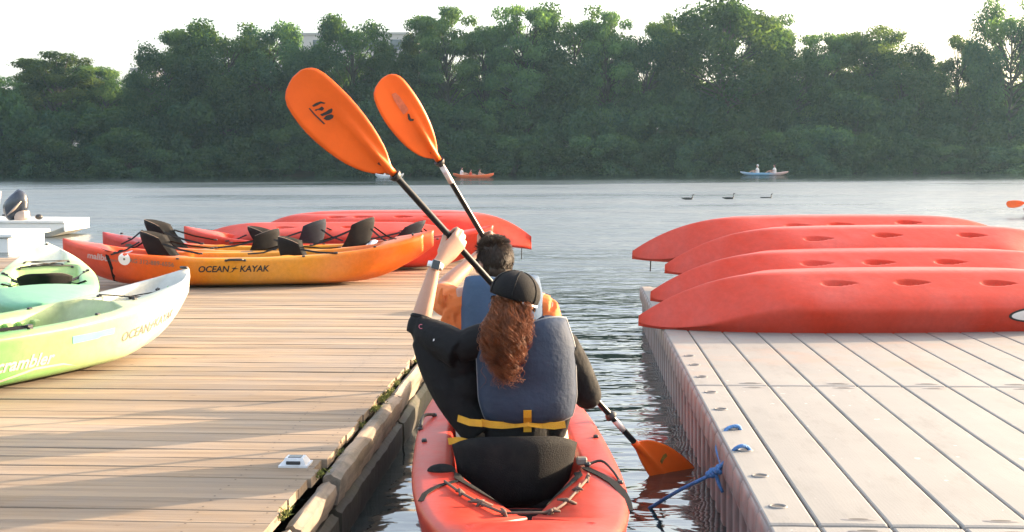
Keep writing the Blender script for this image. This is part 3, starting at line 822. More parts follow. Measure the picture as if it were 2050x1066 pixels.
# ================================================================== KAYAKS
M_BLACK = material('black_webbing', (0.008, 0.008, 0.009), 0.75, 0.3, 30.0, 0.3, 300.0, spec=0.2)
M_FABRIC = material('black_seat_fabric', (0.009, 0.009, 0.010), 0.85, 0.35, 18.0, 0.4, 220.0, spec=0.2, dirt=(0.03, 0.025, 0.02), dirt_amt=0.5, dirt_scale=9)
M_FABRIC_BLUE = material('navy_seat_fabric', (0.016, 0.020, 0.030), 0.8, 0.3, 18.0, 0.4, 220.0, spec=0.2)
M_SEAT_EDGE = material('tan_sunlit_edge', (0.30, 0.21, 0.16), 0.85, 0.2, 18.0, 0.3, 200.0)  # tan top edge of the backrests, their sunlit look put into the colour
M_CORD = material('dark_bungee', (0.03, 0.025, 0.022), 0.7, 0.3)
M_FIT = material('black_fitting', (0.02, 0.02, 0.022), 0.45, 0.2)
M_INK = material('black_print', (0.02, 0.02, 0.02), 0.6, 0.1)
M_WHITE = material('white_print', (0.72, 0.70, 0.70), 0.5, 0.08)
M_PINK = material('pale_print', (0.50, 0.34, 0.34), 0.5, 0.08)
M_GREYINK = material('faded_grey_print', (0.12, 0.115, 0.10), 0.6, 0.15)
M_TEALSTICK = material('pale_teal_sticker', (0.12, 0.30, 0.33), 0.5, 0.1)
M_SCUP = None

def hull_half_width(s, W, p, q):
    return W / 2 * max(0.0, 1 - abs(s) ** p) ** q

class Spec:
    def __init__(self, **k): self.__dict__.update(k)

MALIBU = Spec(L=3.66, W=0.86, p=2.5, q=0.80, h0=0.27, h1=0.44, rock=0.02, rise=0.30, rise_at=0.60, rise_pow=2.0, tip=0.03,
              wells=[(-0.74, -0.34, 0.23, 0.10), (-0.30, 0.22, 0.28, 0.19), (0.24, 0.72, 0.25, 0.19)], rim=0.03, crown=0.05)
FLATSH = Spec(L=3.75, W=0.86, p=2.6, q=0.72, h0=0.33, h1=0.37, rock=0.02, rise=0.30, rise_at=0.45, rise_pow=2.4, tip=0.03,
              wells=[(-0.74, -0.34, 0.23, 0.10), (-0.30, 0.22, 0.28, 0.17), (0.24, 0.72, 0.25, 0.17)], rim=0.02, crown=0.02, prof=[(0, 0.0), (0.10, 0.012), (0.32, 0.075), (0.56, 0.15), (0.80, 0.24), (0.95, 0.34), (1.0, 0.46), (0.965, 0.72), (0.90, 1.0)])
PAIR = Spec(L=3.66, W=0.89, p=2.7, q=0.66, h0=0.36, h1=0.46, rock=0.02, rise=0.26, rise_at=0.62, rise_pow=2.2, tip=0.04,
            wells=[(-0.66, -0.20, 0.26, 0.17, 0.01), (-0.25, 0.30, 0.27, 0.17), (0.34, 0.78, 0.25, 0.19)], rim=0.03, crown=0.04)
SOLO = Spec(L=3.4, W=0.80, p=2.6, q=0.70, h0=0.30, h1=0.48, rock=0.02, rise=0.34, rise_at=0.50, rise_pow=3.4, tip=0.05,
            wells=[(-0.85, -0.38, 0.24, 0.09), (-0.30, 0.48, 0.26, 0.17), (0.56, 0.90, 0.13, 0.05)], rim=0.03, crown=0.04)

def hull_mesh(S, ns=72, sub=3):
    """sit-on-top hull: local x along the boat, bottom near z = 0; returns verts, faces"""
    prof = getattr(S, 'prof', None)
    out = spline(prof or [(0, 0.035), (0.10, 0.012), (0.24, 0.0), (0.48, 0.035), (0.70, 0.12), (0.82, 0.26), (0.90, 0.50), (0.965, 0.80), (1.0, 1.0)], sub)
    rings = []
    for i in range(ns + 1):
        s = -1 + 2 * i / ns
        s = math.copysign(1 - (1 - abs(s)) ** 1.15, s) if abs(s) > 0 else 0
        blunt = getattr(S, 'blunt_stern', False) and s < 0
        w = max(S.tip * (1 - 0.7 * smoothstep(0.93, 1, abs(s))), hull_half_width(s, S.W, S.p, S.q) if not blunt else hull_half_width(s, S.W, 3.6, 0.5))
        g = S.h0 + (S.h1 - S.h0) * abs(s) ** 2.4
        k = S.rock * s * s + S.rise * max(0, (abs(s) - S.rise_at) / (1 - S.rise_at)) ** S.rise_pow
        k = min(k, g - 0.05)
        x = s * S.L / 2
        if blunt: k = S.rock * s * s + 0.16 * max(0, (abs(s) - .6) / .4) ** 3; g = S.h0 - 0.05 * abs(s) ** 3
        vee = 0 if blunt else smoothstep(0.45, 1.0, abs(s))           # ends turn from flat bottom to a sharp stem
        half = []
        for yy, zz in out:
            z_flat = zz; z_vee = abs(yy) ** 1.25
            half.append((x, w * yy, k + (g - k) * (z_flat * (1 - vee) + z_vee * vee)))
        # deck
        b = 0; wi = 0; dep = 0
        for well in S.wells:
            a0, a1, ww, dd = well[:4]
            if len(well) > 4: ww = well[4] + (ww - well[4]) * min(1, max(0, (s - a0) / (a1 - a0)))
            e = smoothstep(a0 - .05, a0 + .05, s) * (1 - smoothstep(a1 - .05, a1 + .05, s))
            if e > b: b = e; wi = ww; dep = dd
        wi = min(wi, w * 0.74) if wi else w * 0.7
        rim = S.rim
        crown = S.crown * (1 - 0.5 * abs(s))
        def closed(yf): return g + rim + crown * (1 - yf * yf)
        deck = []
        ew = out[-1][0]
        for yf, zf in ((0.99, rim * .45), (0.955, rim * .85), (0.90, rim * 1.05)):
            deck.append((x, w * yf * ew, g + zf))
        span = [(1.12, rim * 1.0), (1.04, rim * .8), (1.0, rim * .2), (0.965, -dep * .35), (0.93, -dep * .75), (0.85, -dep * .96), (0.65, -dep), (0.35, -dep), (0.0, -dep * .97)]
        for yf, zf in span:
            yy = min(wi * yf, w * 0.88 * ew)
            cy = yy / max(w, 1e-4)
            zo = g + zf
            zc = closed(cy)
            deck.append((x, yy, max(k + 0.02, zo * b + zc * (1 - b))))
        full = half + deck
        ring = full + [(p[0], -p[1], p[2]) for p in full[-2:0:-1]]
        rings.append(ring)
    return loft(rings, caps=True)

def text_shape(txt, size, shear=0.0, bold=0.0, spacing=1.0):
    cu = bpy.data.curves.new('t', 'FONT'); cu.body = txt; cu.size = size; cu.shear = shear; cu.offset = bold; cu.space_character = spacing
    cu.align_x = 'CENTER'; cu.align_y = 'CENTER'; cu.resolution_u = 3; cu.fill_mode = 'FRONT'
    o = bpy.data.objects.new('t', cu); col.objects.link(o)
    dg = bpy.context.evaluated_depsgraph_get(); dg.update()
    me = bpy.data.meshes.new_from_object(o.evaluated_get(dg))
    bm = bmesh.new(); bm.from_mesh(me)
    bmesh.ops.triangulate(bm, faces=bm.faces)
    v = [x.co.copy() for x in bm.verts]; bm.verts.index_update(); f = [tuple(q.index for q in p.verts) for p in bm.faces]
    bm.free(); bpy.data.meshes.remove(me); bpy.data.objects.remove(o); bpy.data.curves.remove(cu)
    return v, f

def disc_shape(rx, ry, n=28, r0=0.0):
    v = [Vector((0, 0, 0))] if r0 == 0 else []
    rings = [0.5, 1.0] if r0 == 0 else [r0, (1 + r0) / 2, 1.0]
    for k in rings: v += [Vector((rx * k * math.cos(2 * math.pi * j / n), ry * k * math.sin(2 * math.pi * j / n), 0)) for j in range(n)]
    f = []
    o0 = 1 if r0 == 0 else 0
    if r0 == 0: f += [(0, 1 + j, 1 + (j + 1) % n) for j in range(n)]
    for k in range(len(rings) - 1):
        a = o0 + k * n
        f += [(a + j, a + n + j, a + n + (j + 1) % n, a + (j + 1) % n) for j in range(n)]
    return v, f

def poly_shape(pts):
    bm = bmesh.new(); vs = [bm.verts.new((p[0], p[1], 0)) for p in pts]; fa = bm.faces.new(vs); bmesh.ops.triangulate(bm, faces=[fa])
    bm.verts.index_update(); v = [x.co.copy() for x in bm.verts]; f = [tuple(q.index for q in p.verts) for p in bm.faces]; bm.free()
    return v, f

def wrap(shape, tree, o, u, v, ray, lift=0.0025, name='print', mat=None, parent=None, subdiv=True):
    """lay a flat shape on a surface: shape (x,y) -> o + x*u + y*v, then along ray to the surface"""
    bm = bmesh.new()
    vs = [bm.verts.new(p) for p in shape[0]]; bm.verts.ensure_lookup_table()
    for q in shape[1]:
        try: bm.faces.new([vs[i] for i in q])
        except ValueError: pass
    if subdiv:
        long_e = [e for e in bm.edges if e.calc_length() > 0.04]
        if long_e: bmesh.ops.subdivide_edges(bm, edges=long_e, cuts=2); 
        bmesh.ops.triangulate(bm, faces=bm.faces)
    bm.verts.index_update()
    u = Vector(u).normalized(); v = Vector(v).normalized(); ray = Vector(ray).normalized(); o = Vector(o)
    vv = []
    for p in bm.verts:
        q = o + u * p.co.x + v * p.co.y - ray * 1.0
        h = tree.ray_cast(q, ray, 3.0)
        vv.append((h[0] - ray * lift) if h[0] is not None else (q + ray * 1.0))
    ff = [tuple(x.index for x in p.verts) for p in bm.faces]; bm.free()
    return mesh_obj(name, vv, ff, mat, parent, smooth=False)

def strap_on(tree, path, ray, w, name, mat, parent, lift=0.003, thick=0.003):
    """a webbing strap that follows the surface below a path"""
    ray = Vector(ray).normalized(); pts = []
    for p in path:
        h = tree.ray_cast(Vector(p) - ray * 1.0, ray, 3.0)
        pts.append((h[0] - ray * lift) if h[0] is not None else Vector(p))
    return ribbon(pts, w, name, mat, parent, thick, up=-ray)

def ribbon(pts, w, name, mat, parent, thick=0.003, up=None):
    pts = [Vector(p) for p in pts]; rings = []
    for i, p in enumerate(pts):
        t = (pts[min(i + 1, len(pts) - 1)] - pts[max(i - 1, 0)]).normalized()
        n = Vector(up) if up is not None else Vector((0, 0, 1)); n = (n - t * n.dot(t)).normalized(); s = t.cross(n)
        rings.append([p + s * w / 2 - n * thick / 2, p + s * w / 2 + n * thick / 2, p - s * w / 2 + n * thick / 2, p - s * w / 2 - n * thick / 2])
    o = MB().add(loft(rings)).build(name, mat, parent, False); recalc(o); return o

def seat(parent, x, zf, face=1, w=0.40, h=0.36, lean=0.25, mat=None, edge_mat=None, wing=0.27, straps=True, gun=(0.34, 0.30), pad=True):
    """kayak seat: curved backrest with side wings, pad, and webbing straps to the gunwales. face = +1 looks to +x"""
    mat = mat or M_FABRIC; edge_mat = edge_mat or M_SEAT_EDGE
    st = empty('seat', (x, 0, zf)); st.parent = parent
    nu, nv = 16, 8; front = []; back = []
    for j in range(nv + 1):
        b = j / nv
        for i in range(nu + 1):
            a = -1 + 2 * i / nu
            ww = w / 2 * (0.86 + 0.18 * b)
            zz = 0.03 + h * b * (1 - 0.10 * abs(a) ** 3) - 0.03 * (abs(a) ** 4) * b
            xx = -lean * h * b + wing * abs(a) ** 2.2 * (1 - 0.2 * b) - 0.02 * math.sin(b * 3.1)
            puff = 0.014 * (1 - abs(a) ** 6) * (1 - (2 * b - 1) ** 8) + 0.004
            front.append(Vector((face * (xx + puff), a * ww, zz))); back.append(Vector((face * (xx - puff), a * ww, zz)))
    n = nu + 1
    def sheet(P, flip):
        f = []
        for j in range(nv):
            for i in range(nu):
                q = (j * n + i, j * n + i + 1, (j + 1) * n + i + 1, (j + 1) * n + i)
                f.append(q[::-1] if flip else q)
        return f
    v = front + back; m = len(front)
    f = sheet(front, face > 0) + [tuple(i + m for i in q) for q in sheet(back, face < 0)]
    rimi = [i for i in range(n)] + [j * n + nu for j in range(1, nv + 1)] + [nv * n + i for i in range(nu - 1, -1, -1)] + [j * n for j in range(nv - 1, 0, -1)]
    nf0 = len(f)
    for a, b in zip(rimi, rimi[1:] + rimi[:1]): f.append((a, b, b + m, a + m))
    o = mesh_obj('backrest', v, f, [mat, edge_mat], st); recalc(o)
    for k, p in enumerate(o.data.polygons):
        if k >= nf0 + nu + nv and k < nf0 + 2 * nu + nv: p.material_index = 1
    if pad:
        rings = []
        for i in range(9):
            t = i / 8; xx = 0.02 + 0.36 * t; ww = 0.17 + 0.03 * math.sin(t * 3.1); zt = 0.035 + 0.02 * math.sin(t * 3.1)
            rings.append([(face * xx, -ww, 0.0), (face * xx, -ww, zt * .7), (face * xx, -ww * .8, zt), (face * xx, ww * .8, zt), (face * xx, ww, zt * .7), (face * xx, ww, 0.0)])
        o = MB().add(loft(rings)).build('seat_pad', mat, st); recalc(o)
    if straps:
        gy, gz = gun
        for sg in (-1, 1):
            p0 = Vector((face * (-lean * h * .75 + wing * .8), sg * w * .49, h * .72)); p1 = Vector((face * 0.52, sg * gy, gz - zf + .035))
            ribbon([p0, p0.lerp(p1, .5) + Vector((0, 0, -.012)), p1], 0.026, 'strap', M_BLACK, st, up=(0, sg * .6, .8))
            q0 = Vector((face * (-lean * h * .85), sg * w * .44, h * .78)); q1 = Vector((face * -0.36, sg * gy * .92, gz - zf + .035))
            ribbon([q0, q0.lerp(q1, .5) + Vector((0, 0, -.02)), q1], 0.022, 'strap', M_BLACK, st, up=(0, sg * .6, .8))
            MB().add(bbox(p1 + Vector((-.02, -.014, -.006)), p1 + Vector((.02, .014, .012)), .004)).build('buckle', M_FIT, st, False)
    return st

def side_handle(parent, x, y, z, sgn=1):
    h = empty('carry_handle', (x, y, z)); h.parent = parent
    MB().add(tube([(-.085, 0, 0), (-.06, sgn * .02, .008), (.06, sgn * .02, .008), (.085, 0, 0)], [.010, .013, .013, .010], 8)).build('grip', M_FIT, h)
    for s in (-1, 1): MB().add(bbox((s * .09 - .015, -.01, -.012), (s * .09 + .015, .012, .010), .004)).build('pad_eye', M_FIT, h, False)
    return h

def toggle(parent, p, r=0.012, l=0.05):
    p = Vector(p); return MB().add(tube([p - Vector((0, l, 0)), p + Vector((0, l, 0))], r, 8)).build('toggle', M_FIT, parent)

def pad_eyes(parent, pts):
    me = None
    for p in pts:
        if me is None:
            o = MB().add(bbox((-.016, -.012, -.004), (.016, .012, .012), .005)).build('pad_eye', M_FIT, parent, False); me = o.data
        else:
            o = bpy.data.objects.new('pad_eye', me); col.objects.link(o); o.parent = parent
        o.location = p

def surf(tree, x, y, up=True):
    h = tree.ray_cast(Vector((x, y, 3 if up else -3)), Vector((0, 0, -1 if up else 1)), 8)
    return h[0] if h[0] is not None else Vector((x, y, 0))

def tree_of(o): 
    return BVHTree.FromPolygons([v.co for v in o.data.vertices], [tuple(p.vertices) for p in o.data.polygons])

HULLS = {}
def new_kayak(S, mat, loc, heading, roll=0.0, pitch=0.0, name='kayak', key=None):
    """root empty at the kayak's base; heading = direction of +x in the ground plane"""
    r = empty(name, loc)
    r.rotation_mode = 'QUATERNION'
    a = math.atan2(heading[1], heading[0])
    r.rotation_quaternion = (Matrix.Rotation(a, 3, 'Z') @ Matrix.Rotation(-pitch, 3, 'Y') @ Matrix.Rotation(roll, 3, 'X')).to_quaternion()
    if id(S) not in HULLS: HULLS[id(S)] = hull_mesh(S)
    v, f = HULLS[id(S)]
    h = mesh_obj('hull', v, f, mat, r); recalc(h)
    return r, h, tree_of(h)

# ---- scupper hole: teardrop well seen in the upturned hull
def dent(S, scups, tail, mat, hole, parent, depth=0.036, l=0.23, w=0.082):
    """a finely divided hull with moulded teardrop scuppers pressed into its bottom"""
    v, f = hull_mesh(S, 230, 11)
    A = np.array([tuple(p) for p in v]); D = np.zeros(len(A))
    low = A[:, 2] < S.h0 * 0.45
    for x, y in scups:
        cx = (A[:, 0] - x) / (l / 2); t = np.clip((cx + 1) / 2 if tail > 0 else (1 - cx) / 2, 0, 1)
        hw = w / 2 * (1 - 0.80 * t ** 1.5); r = np.sqrt(cx ** 2 + ((A[:, 1] - y) / hw) ** 2)
        q = np.clip((1.12 - r) / 0.34, 0, 1); q = q * q * (3 - 2 * q)
        D = np.maximum(D, np.where(low, q, 0))
    A[:, 2] += D * depth
    o = mesh_obj('hull', [Vector(p) for p in A], f, [mat, hole], parent)
    me = o.data; li = np.empty(len(me.loops), np.int32); me.loops.foreach_get('vertex_index', li)
    ls = np.empty(len(me.polygons), np.int32); me.polygons.foreach_get('loop_start', ls); lt = np.empty(len(me.polygons), np.int32); me.polygons.foreach_get('loop_total', lt)
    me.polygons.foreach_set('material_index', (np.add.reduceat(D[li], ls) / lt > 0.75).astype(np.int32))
    recalc(o)
    return o

# ------------------------------------------------------------------ plastics
RED = (0.58, 0.046, 0.018); ORG = (0.66, 0.115, 0.010); YEL = (0.68, 0.27, 0.016)
M_SUNRISE = gradient_plastic('orange_yellow_plastic', [(0.0, (0.58, 0.05, 0.025)), (0.14, (0.62, 0.068, 0.02)), (0.30, ORG), (0.46, YEL), (0.66, YEL), (0.85, (0.68, 0.14, 0.008)), (1.0, (0.68, 0.11, 0.008))], -1.83, 1.83)
M_SUNRISE2 = gradient_plastic('red_yellow_plastic', [(0.0, (0.54, 0.036, 0.028)), (0.22, (0.58, 0.05, 0.028)), (0.36, YEL), (0.66, YEL), (0.80, (0.72, 0.12, 0.03)), (1.0, (0.68, 0.10, 0.03))], -1.83, 1.83)
M_RED = gradient_plastic('red_plastic', [(0, RED), (.5, (0.55, 0.042, 0.018)), (1, (0.58, 0.046, 0.022))], -1.83, 1.83, 0.38)
M_RED2 = gradient_plastic('scuffed_red_plastic', [(0, (0.55, 0.048, 0.022)), (.5, (0.54, 0.048, 0.022)), (1, (0.56, 0.042, 0.022))], -1.83, 1.83, 0.42)
M_SCUPR = material('scupper_red', (0.42, 0.025, 0.014), 0.5, 0.1)  # darker than the hull: recess shade put into the scupper colour
M_SCUPO = material('scupper_orange', (0.46, 0.040, 0.010), 0.5, 0.1)  # likewise darkened so the wells read as sunken
M_ENVY = gradient_plastic('green_white_plastic', [(0.0, (0.05, 0.27, 0.05)), (0.42, (0.10, 0.34, 0.09)), (0.62, (0.24, 0.40, 0.14)), (0.76, (0.38, 0.42, 0.24)), (0.90, (0.45, 0.45, 0.41)), (1.0, (0.45, 0.45, 0.41))], -1.7, 1.7)
M_ENVY2 = gradient_plastic('teal_green_white_plastic', [(0.0, (0.14, 0.36, 0.22)), (0.30, (0.17, 0.38, 0.20)), (0.48, (0.20, 0.44, 0.16)), (0.74, (0.40, 0.52, 0.23)), (0.86, (0.58, 0.59, 0.50)), (1.0, (0.52, 0.58, 0.40))], -1.7, 1.7)
M_GREENWELL = material('green_deck_inlay', (0.10, 0.38, 0.08), 0.4, 0.15, 6.0)

# ---- A: orange and yellow tandem, nearest on the plank dock
GZ = MALIBU.h0
zA = DECK_Z + 0.012
cA = (on(160, 560, DECK_Z) + on(868, 566, DECK_Z)) / 2
dirA = (at(868, 520, 12.05) - at(158, 520, 11.7)); dirA.z = 0
A, hA, tA = new_kayak(MALIBU, M_SUNRISE, (cA.x + 0.02, 11.85, zA), dirA)
tag(A, 'orange and yellow tandem kayak lying nearest on the wooden dock', 'kayak')
side = (0, 1, 0)
wrap(text_shape('OCEAN', .088, .25, .0025), tA, (-.275, 0, .19), (1, 0, 0), (0, 0, 1), side, mat=M_INK, parent=A, name='lettering')
wrap(text_shape('KAYAK', .088, .25, .0025), tA, (.125, 0, .19), (1, 0, 0), (0, 0, 1), side, mat=M_INK, parent=A, name='lettering')
wrap(poly_shape([(-.05, -.035), (-.01, -.028), (.01, -.002), (.055, .004), (.02, .012), (.035, .036), (.008, .014), (-.02, .012), (0, 0), (-.015, -.02)]), tA, (-.075, 0, .19), (1, 0, 0), (0, 0, 1), side, mat=M_INK, parent=A, name='emblem')
wrap(text_shape('ARG 312-889-6556', .062, 0, .0006), tA, (-.90, 0, .262), (1, 0, -.10), (.10, 0, 1), side, mat=M_GREYINK, parent=A, name='registration_number')
wrap(text_shape('malibu', .088, .15, .003), tA, (-1.44, 0, .315), (1, 0, -.13), (.13, 0, 1), side, mat=M_PINK, parent=A, name='lettering')
wrap(text_shape('two', .055, .15, .000), tA, (-1.27, 0, .285), (1, 0, -.13), (.13, 0, 1), side, mat=M_GREYINK, parent=A, name='lettering')
sk = wrap(disc_shape(.062, .062), tA, (-1.155, 0, .298), (1, 0, -.05), (.05, 0, 1), side, lift=.007, mat=M_WHITE, parent=A, name='sticker')
wrap(disc_shape(.012, .012, 12), tA, (-1.155, 0, .298), (1, 0, 0), (0, 0, 1), side, lift=.009, mat=M_GREYINK, parent=A, name='sticker_mark')
seat(A, -0.92, 0.20, 1, h=.33, lean=.40, gun=(.36, .31)); seat(A, 0.42, 0.12, 1, h=.34, lean=.25, gun=(.36, .30))
side_handle(A, -0.05, -.435, GZ + .012, -1); side_handle(A, -0.05, .435, GZ + .012, 1)
pad_eyes(A, [surf(tA, 1.33, -.24) + Vector((0, 0, .002)), surf(tA, -1.25, -.28), surf(tA, .62, -.39), surf(tA, -.62, -.40)])
strap_on(tA, [(-1.31 + .02 * math.sin(k), -0.47, z) for k, z in enumerate((.05, .12, .2, .27, .33, .38, .41))], (0, 1, 0), .045, 'strap', M_BLACK, A)
strap_on(tA, [(-1.31, y, 1) for y in (-.255, -.2, -.12, 0, .12, .2, .255)], (0, 0, -1), .045, 'strap', M_BLACK, A)
toggle(A, surf(tA, 1.72, 0) + Vector((0, 0, .02)))

# ---- B: second tandem, red ends and yellow middle
cB = Vector((-2.70, 12.72, zA))
B, hB, tB = new_kayak(MALIBU, M_SUNRISE2, cB, (1, 0.01))
tag(B, 'tandem kayak with red ends and yellow cockpit, second from the wooden dock front', 'kayak')
seat(B, -1.18, 0.24, 1, h=.36, lean=.5, gun=(.30, .34)); seat(B, 0.02, .13, -1, h=.36, gun=(.36, .30)); seat(B, 1.05, .21, -1, h=.40, lean=.30, gun=(.34, .32))
wrap(disc_shape(.075, .075), tB, (1.17, 0, .315), (1, 0, .05), (-.05, 0, 1), side, lift=.007, mat=M_WHITE, parent=B, name='sticker')
wrap(disc_shape(.012, .012, 12), tB, (1.17, 0, .315), (1, 0, 0), (0, 0, 1), side, lift=.009, mat=M_GREYINK, parent=B, name='sticker_mark')
wrap(text_shape('malibu', .095, .15, .003), tB, (1.42, 0, .325), (1, 0, .12), (-.12, 0, 1), side, mat=M_WHITE, parent=B, name='lettering')
wrap(poly_shape([(-.06, -.012), (-.01, -.02), (.06, -.004), (.01, .016), (-.04, .012)]), tB, (-1.47, 0, .36), (1, 0, 0), (0, 0, 1), side, mat=M_GREYINK, parent=B, name='emblem')
pad_eyes(B, [surf(tB, 1.25, -.28), surf(tB, 1.36, -.2), surf(tB, -1.5, -.12), surf(tB, -1.0, -.33)])
MB().add(tube([surf(tB, 1.36, -.2) + Vector((0, 0, .02)), surf(tB, 1.44, -.18) + Vector((0, -.02, .0)), (1.47, -.27, .33)], .007, 6, sm=4)).build('cord', M_CORD, B)
toggle(B, surf(tB, -1.62, 0) + Vector((0, 0, .02)), .01, .03)

# ---- C: red tandem with navy seats, upright behind
C, hC, tC = new_kayak(MALIBU, M_RED, (-2.05, 13.55, zA + 0.01), (1, -0.02))
tag(C, 'red tandem kayak with navy seats behind the yellow ones on the wooden dock', 'kayak')
seat(C, -0.90, .18, 1, h=.28, mat=M_FABRIC, gun=(.36, .30), lean=.6); seat(C, -0.25, .16, -1, h=.38, mat=M_FABRIC_BLUE, gun=(.36, .30)); seat(C, .78, .16, -1, h=.36, mat=M_FABRIC_BLUE, gun=(.36, .30), lean=.7)
pad_eyes(C, [surf(tC, k, -.39) for k in (-.7, -.1, .4)] + [surf(tC, 1.2, -.3)])

# ---- D: red tandem upside down at the back, overhanging the dock end
FLIP = math.pi
def upturned(loc, heading, mat, label, scups, S=MALIBU, tail=1, roll=0.0, pitch=0.0, hole=None, group=None):
    r, h, t = new_kayak(S, mat, loc, heading, FLIP + roll, pitch)
    tag(r, label, 'kayak', group)
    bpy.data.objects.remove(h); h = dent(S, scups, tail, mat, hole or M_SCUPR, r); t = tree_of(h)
    return r, h, t
D, hD, tD = upturned((-2.22, 14.05, DECK_Z + .53), (1, -0.02), M_RED2, 'upturned red kayak behind the navy seats on the wooden dock', [(-.5, .2), (.3, .2)], S=FLATSH, roll=0.05)
D2, hD2, tD2 = upturned((-1.58, 14.75, DECK_Z + .61), (1, -0.03), M_RED, 'farthest upturned red kayak at the wooden dock, its end overhanging the water',
                     [(-.62, .20), (-.30, .20), (.22, .20), (.58, .20)], roll=0.16)
MB().add(tube([(1.70, 0, .40), (1.705, .01, .46), (1.70, 0, .62)], .006, 6)).build('cord', M_CORD, D2)

# ---- green and white solo kayaks at the left
dirF = Vector((0.47, 0.88, 0)).normalized(); bowF = Vector((-2.26, 7.98, 0)); cF = bowF - dirF * (SOLO.L / 2)
Fk, hF, tF = new_kayak(SOLO, M_ENVY, (cF.x, cF.y, zA), dirF)
tag(Fk, 'pale green and white kayak nearest on the wooden dock, bow pointing away', 'kayak')
wrap(text_shape('OCEAN', .08, .25, .001), tF, (.90, 0, .20), (1, 0, .12), (-.12, 0, 1), (0, 1, 0), mat=M_GREYINK, parent=Fk, name='lettering')
wrap(text_shape('KAYAK', .08, .25, .001), tF, (1.22, 0, .245), (1, 0, .14), (-.14, 0, 1), (0, 1, 0), mat=M_GREYINK, parent=Fk, name='lettering')
wrap(poly_shape([(-.05, -.035), (-.01, -.028), (.01, -.002), (.055, .004), (.02, .012), (.035, .036), (.008, .014), (-.02, .012), (0, 0), (-.015, -.02)]), tF, (1.065, 0, .22), (1, 0, .13), (-.13, 0, 1), (0, 1, 0), mat=M_GREYINK, parent=Fk, name='emblem')
wrap(text_shape('scrambler', .105, .2, .003), tF, (.02, 0, .15), (1, 0, 0), (0, 0, 1), (0, 1, 0), mat=M_PINK, parent=Fk, name='lettering')
wrap(poly_shape([(-.40, -.02), (-.28, -.055), (-.12, -.06), (.1, -.02), (.3, -.025), (.42, -.05), (.3, -.012), (.1, -.005), (-.12, -.045), (-.28, -.04)]), tF, (.02, 0, .115), (1, 0, 0), (0, 0, 1), (0, 1, 0), mat=M_PINK, parent=Fk, name='emblem')
wrap(poly_shape([(-.16, -.026), (.04, -.026), (.06, -.018), (.17, -.02), (.175, .02), (.03, .018), (-.17, .022)]), tF, (.52, 0, .24), (1, 0, .02), (-.02, 0, 1), (0, 1, 0), mat=M_TEALSTICK, parent=Fk, name='sticker')
seat(Fk, -.42, .15, 1, h=.30, lean=.9, gun=(.33, .31))
wrap(poly_shape([(-.27, -.045), (.20, -.02), (.24, 0), (.20, .02), (-.27, .045)]), tF, (1.27, 0, 0), (1, 0, 0), (0, 1, 0), (0, 0, -1), mat=M_GREENWELL, parent=Fk, name='deck_inlay')
pad_eyes(Fk, [surf(tF, x, sg * y) for x, y in ((1.05, .16), (1.28, .12), (1.48, .07), (.62, .30), (.1, .34)) for sg in (-1, 1)])
for (x0, y0, x1, y1) in ((1.05, .16, 1.28, -.12), (1.05, -.16, 1.28, .12), (1.28, -.12, 1.48, .07), (1.28, .12, 1.48, -.07), (1.05, .16, 1.05, -.16), (1.28, .12, 1.28, -.12)):
    a = surf(tF, x0, y0) + Vector((0, 0, .014)); b = surf(tF, x1, y1) + Vector((0, 0, .014)); m = (a + b) / 2; m.z = max(m.z, surf(tF, m.x, m.y).z + .012)
    MB().add(tube([a, m, b], .0045, 6)).build('bungee', M_CORD, Fk)
toggle(Fk, surf(tF, 1.66, 0) + Vector((0, 0, .012)), .010, .03)
for k in range(4):   # moulded foot steps inside the cockpit
    MB().add(bbox((.28 + k * .10, .215, .17), (.33 + k * .10, .265, .285), .008)).build('foot_step', M_ENVY, Fk, False)
# second green kayak
dirG = Vector((-0.36, 0.93, 0)).normalized(); bowG = Vector((-4.28, 10.55, 0)); cG = bowG - dirG * (2.95 / 2)
SOLO_G = Spec(**{**SOLO.__dict__, 'blunt_stern': True, 'L': 2.95, 'crown': .05, 'wells': [(-0.42, 0.46, 0.25, 0.17), (0.54, 0.86, 0.15, 0.05)]})
Gk, hG, tG = new_kayak(SOLO_G, M_ENVY2, (cG.x, cG.y, zA), dirG, pitch=0.0)
tag(Gk, 'teal and green kayak with white bow behind the nearest green one', 'kayak')
seat(Gk, -0.05, .16, 1, h=.22, lean=1.4, gun=(.33, .31))
wrap(poly_shape([(-.22, -.13), (.18, -.10), (.20, .10), (-.22, .13)]), tG, (0.92, 0, 0), (1, 0, 0), (0, 1, 0), (0, 0, -1), mat=M_GREENWELL, parent=Gk, name='deck_inlay')
pad_eyes(Gk, [surf(tG, x, sg * y) for x, y in ((.72, .21), (.92, .18), (1.1, .13), (.4, .30)) for sg in (-1, 1)] + [surf(tG, 1.40, 0)])
for (x0, y0, x1, y1) in ((.72, .21, .72, -.21), (.72, .21, .92, -.18), (.92, .18, .92, -.18), (.92, .18, 1.1, -.13), (1.1, .13, 1.1, -.13)):
    a = surf(tG, x0, y0) + Vector((0, 0, .014)); b = surf(tG, x1, y1) + Vector((0, 0, .014)); m = (a + b) / 2; m.z = max(m.z, surf(tG, m.x, m.y).z + .012)
    MB().add(tube([a, m, b], .005, 6)).build('bungee', M_CORD, Gk)

